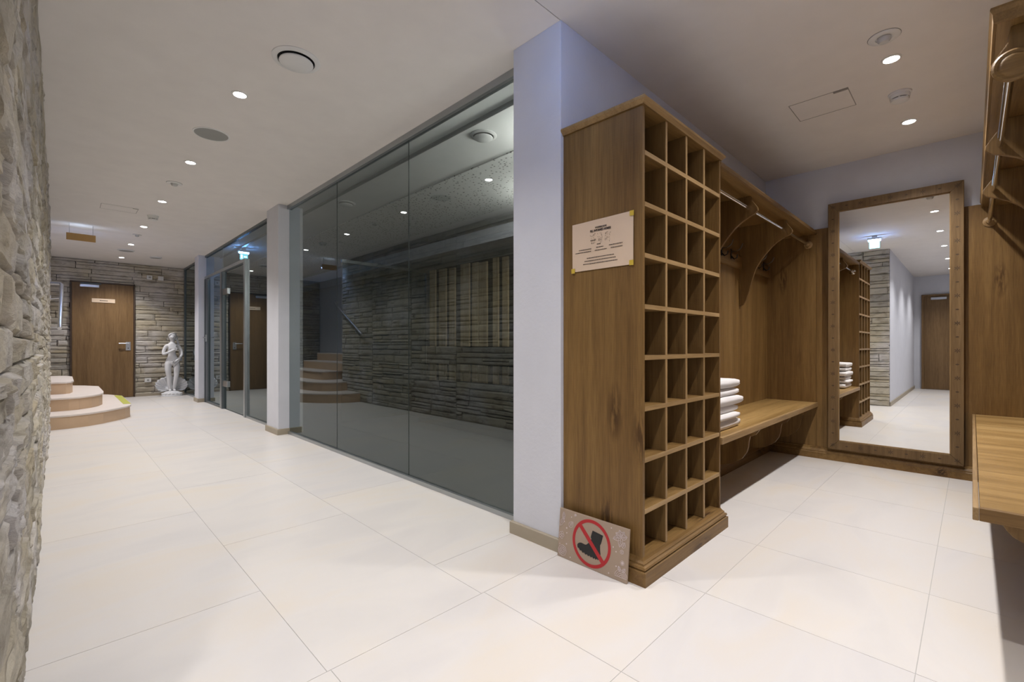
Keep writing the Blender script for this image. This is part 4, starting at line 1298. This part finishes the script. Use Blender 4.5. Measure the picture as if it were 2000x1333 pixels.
face.sphere(J(-0.030, 1.066, -0.064), 0.009, 0.006, 0.005, 8, 6).sphere(J(0.008, 1.066, -0.064), 0.009, 0.006, 0.005, 8, 6)
face.sphere(J(-0.011, 1.034, -0.066), 0.013, 0.007, 0.004, 8, 6)
obj('face', face, statue_m, stt, smooth='all')
hand = MB()
for k in range(4):
    z_ = 0.865 - k * 0.012
    hand.tube([J(0.02, z_ - .004, -0.102), J(0.045 - .003 * k, z_ + 0.002, -0.108), J(0.064 - .004 * k, z_ - 0.006, -0.102)], 0.006, 8)
hand.tube([J(0.01, 0.86, -0.105), J(0.025, 0.88, -0.11)], 0.006, 8)
for k in range(4):
    z_ = 0.632 - k * 0.011
    hand.tube([J(0.01, z_, -0.10), J(-0.015, z_ - 0.005, -0.106), J(-0.034 + .003 * k, z_ - 0.014, -0.10)], 0.006, 8)
hand.tube([J(0.02, 0.635, -0.105), J(0.005, 0.65, -0.11)], 0.006, 8)
obj('fingers', hand, statue_m, stt, smooth='all')
hair = MB()
hair.sphere(J(0.0, 1.085, 0.010), 0.070, 0.066, 0.062, 18, 10)
hair.sphere(J(0.03, 1.06, 0.045), 0.06, 0.045, 0.06, 14, 8)
rd = random.Random(5)
for k in range(11):
    x0_ = 0.015 + 0.006 * k
    pts = [J(x0_ * .6, 1.10 - .004 * k, 0.01 + 0.004 * k), J(0.04 + x0_ * .5, 1.05 - .006 * k, 0.035), J(0.075 + .3 * x0_, 0.97 - .01 * k, 0.04 + 0.003 * k), J(0.085 + .25 * x0_, 0.88 - .012 * k, 0.035), J(0.10 + .2 * x0_, 0.79 - .01 * k, 0.03), J(0.115 + .1 * x0_, 0.70 - 0.006 * k, 0.01), J(0.10, 0.63, -0.03)]
    hair.tube(pts, 0.012, 8, rs=[0.008, 0.014, 0.015, 0.014, 0.013, 0.010, 0.005])
hair.tube([J(-0.058, 1.07, -0.03), J(-0.04, 1.115, -0.035), J(0.01, 1.135, -0.03), J(0.05, 1.125, -0.01)], 0.014, 8, rs=[0.008, 0.014, 0.014, 0.010])
obj('hair', hair, statue_m, stt, smooth='all')
brs = MB().sphere(J(-0.035, 0.858, -0.052), 0.03, 0.028, 0.03).sphere(J(0.033, 0.858, -0.050), 0.03, 0.028, 0.03)
obj('bust', brs, statue_m, stt, smooth='all')
drape = MB()
for k in range(5):
    drape.tube([J(0.10 + .006 * k, 0.72, -0.03), J(0.085 - .004 * k, 0.66 - .01 * k, -0.075), J(0.06 - 0.01 * k, 0.615 - .012 * k, -0.09), J(0.035 - .008 * k, 0.57 - .01 * k, -0.08)], 0.01, 8, rs=[0.007, 0.011, 0.012, 0.005])
obj('draped_tress', drape, statue_m, stt, smooth='all')
# scallop shell: ribbed fan opening upward behind the feet
vs, fs = [], []
nr, na = 14, 108
for side in (0, 1):
    for i in range(nr + 1):
        q = i / nr
        for k in range(na + 1):
            a = R(-48) + R(276) * k / na
            rib = math.cos(a * 20) * 0.010 * q
            rim = 1 + 0.03 * math.cos(a * 20) * q ** 3
            # hinge low at the front, bowl opening up and towards the viewer
            hx, hz = BX - 0.005, 0.10
            cx_, cz_ = BX - 0.005 + 0.262 * math.cos(a) * rim, 0.215 + 0.165 * math.sin(a) * rim
            x = hx + (cx_ - hx) * q
            z_ = hz + (cz_ - hz) * q
            y = BY + 0.03 + 0.10 * math.sin(PI * min(q, .5)) - 0.17 * max(0, q - .35) * (1 - 0.75 * max(0, math.sin(a))) + rib + (0.014 if side else 0)
            vs.append((x, y, max(z_, 0.04)))
n = na + 1
tot = n * (nr + 1)
for i in range(nr):
    for k in range(na):
        a = i * n + k
        fs += [(a, a + 1, a + n + 1, a + n), (tot + a, tot + a + n, tot + a + n + 1, tot + a + 1)]
for k in range(na):
    a = nr * n + k
    fs.append((a, a + 1, tot + a + 1, tot + a))
obj('shell', MB().add(vs, fs), statue_m, stt, smooth='all')
base = MB().lathe((BX - 0.01, BY - 0.02, 0.0), [(0.17, 0), (0.172, 0.012), (0.16, 0.03), (0.15, 0.045), (0.135, 0.07), (0.10, 0.092), (0.05, 0.10)], 'z', 36)
for v in base.v:
    v.y = BY - 0.02 + (v.y - (BY - 0.02)) * 0.75
for k in range(16):
    a = k * 2 * PI / 16
    base.sphere((BX - 0.01 + 0.145 * math.cos(a), BY - 0.02 + 0.105 * math.sin(a), 0.05), 0.03, 0.022, 0.016, 8, 6)
obj('base', base, statue_m, stt, smooth=True)
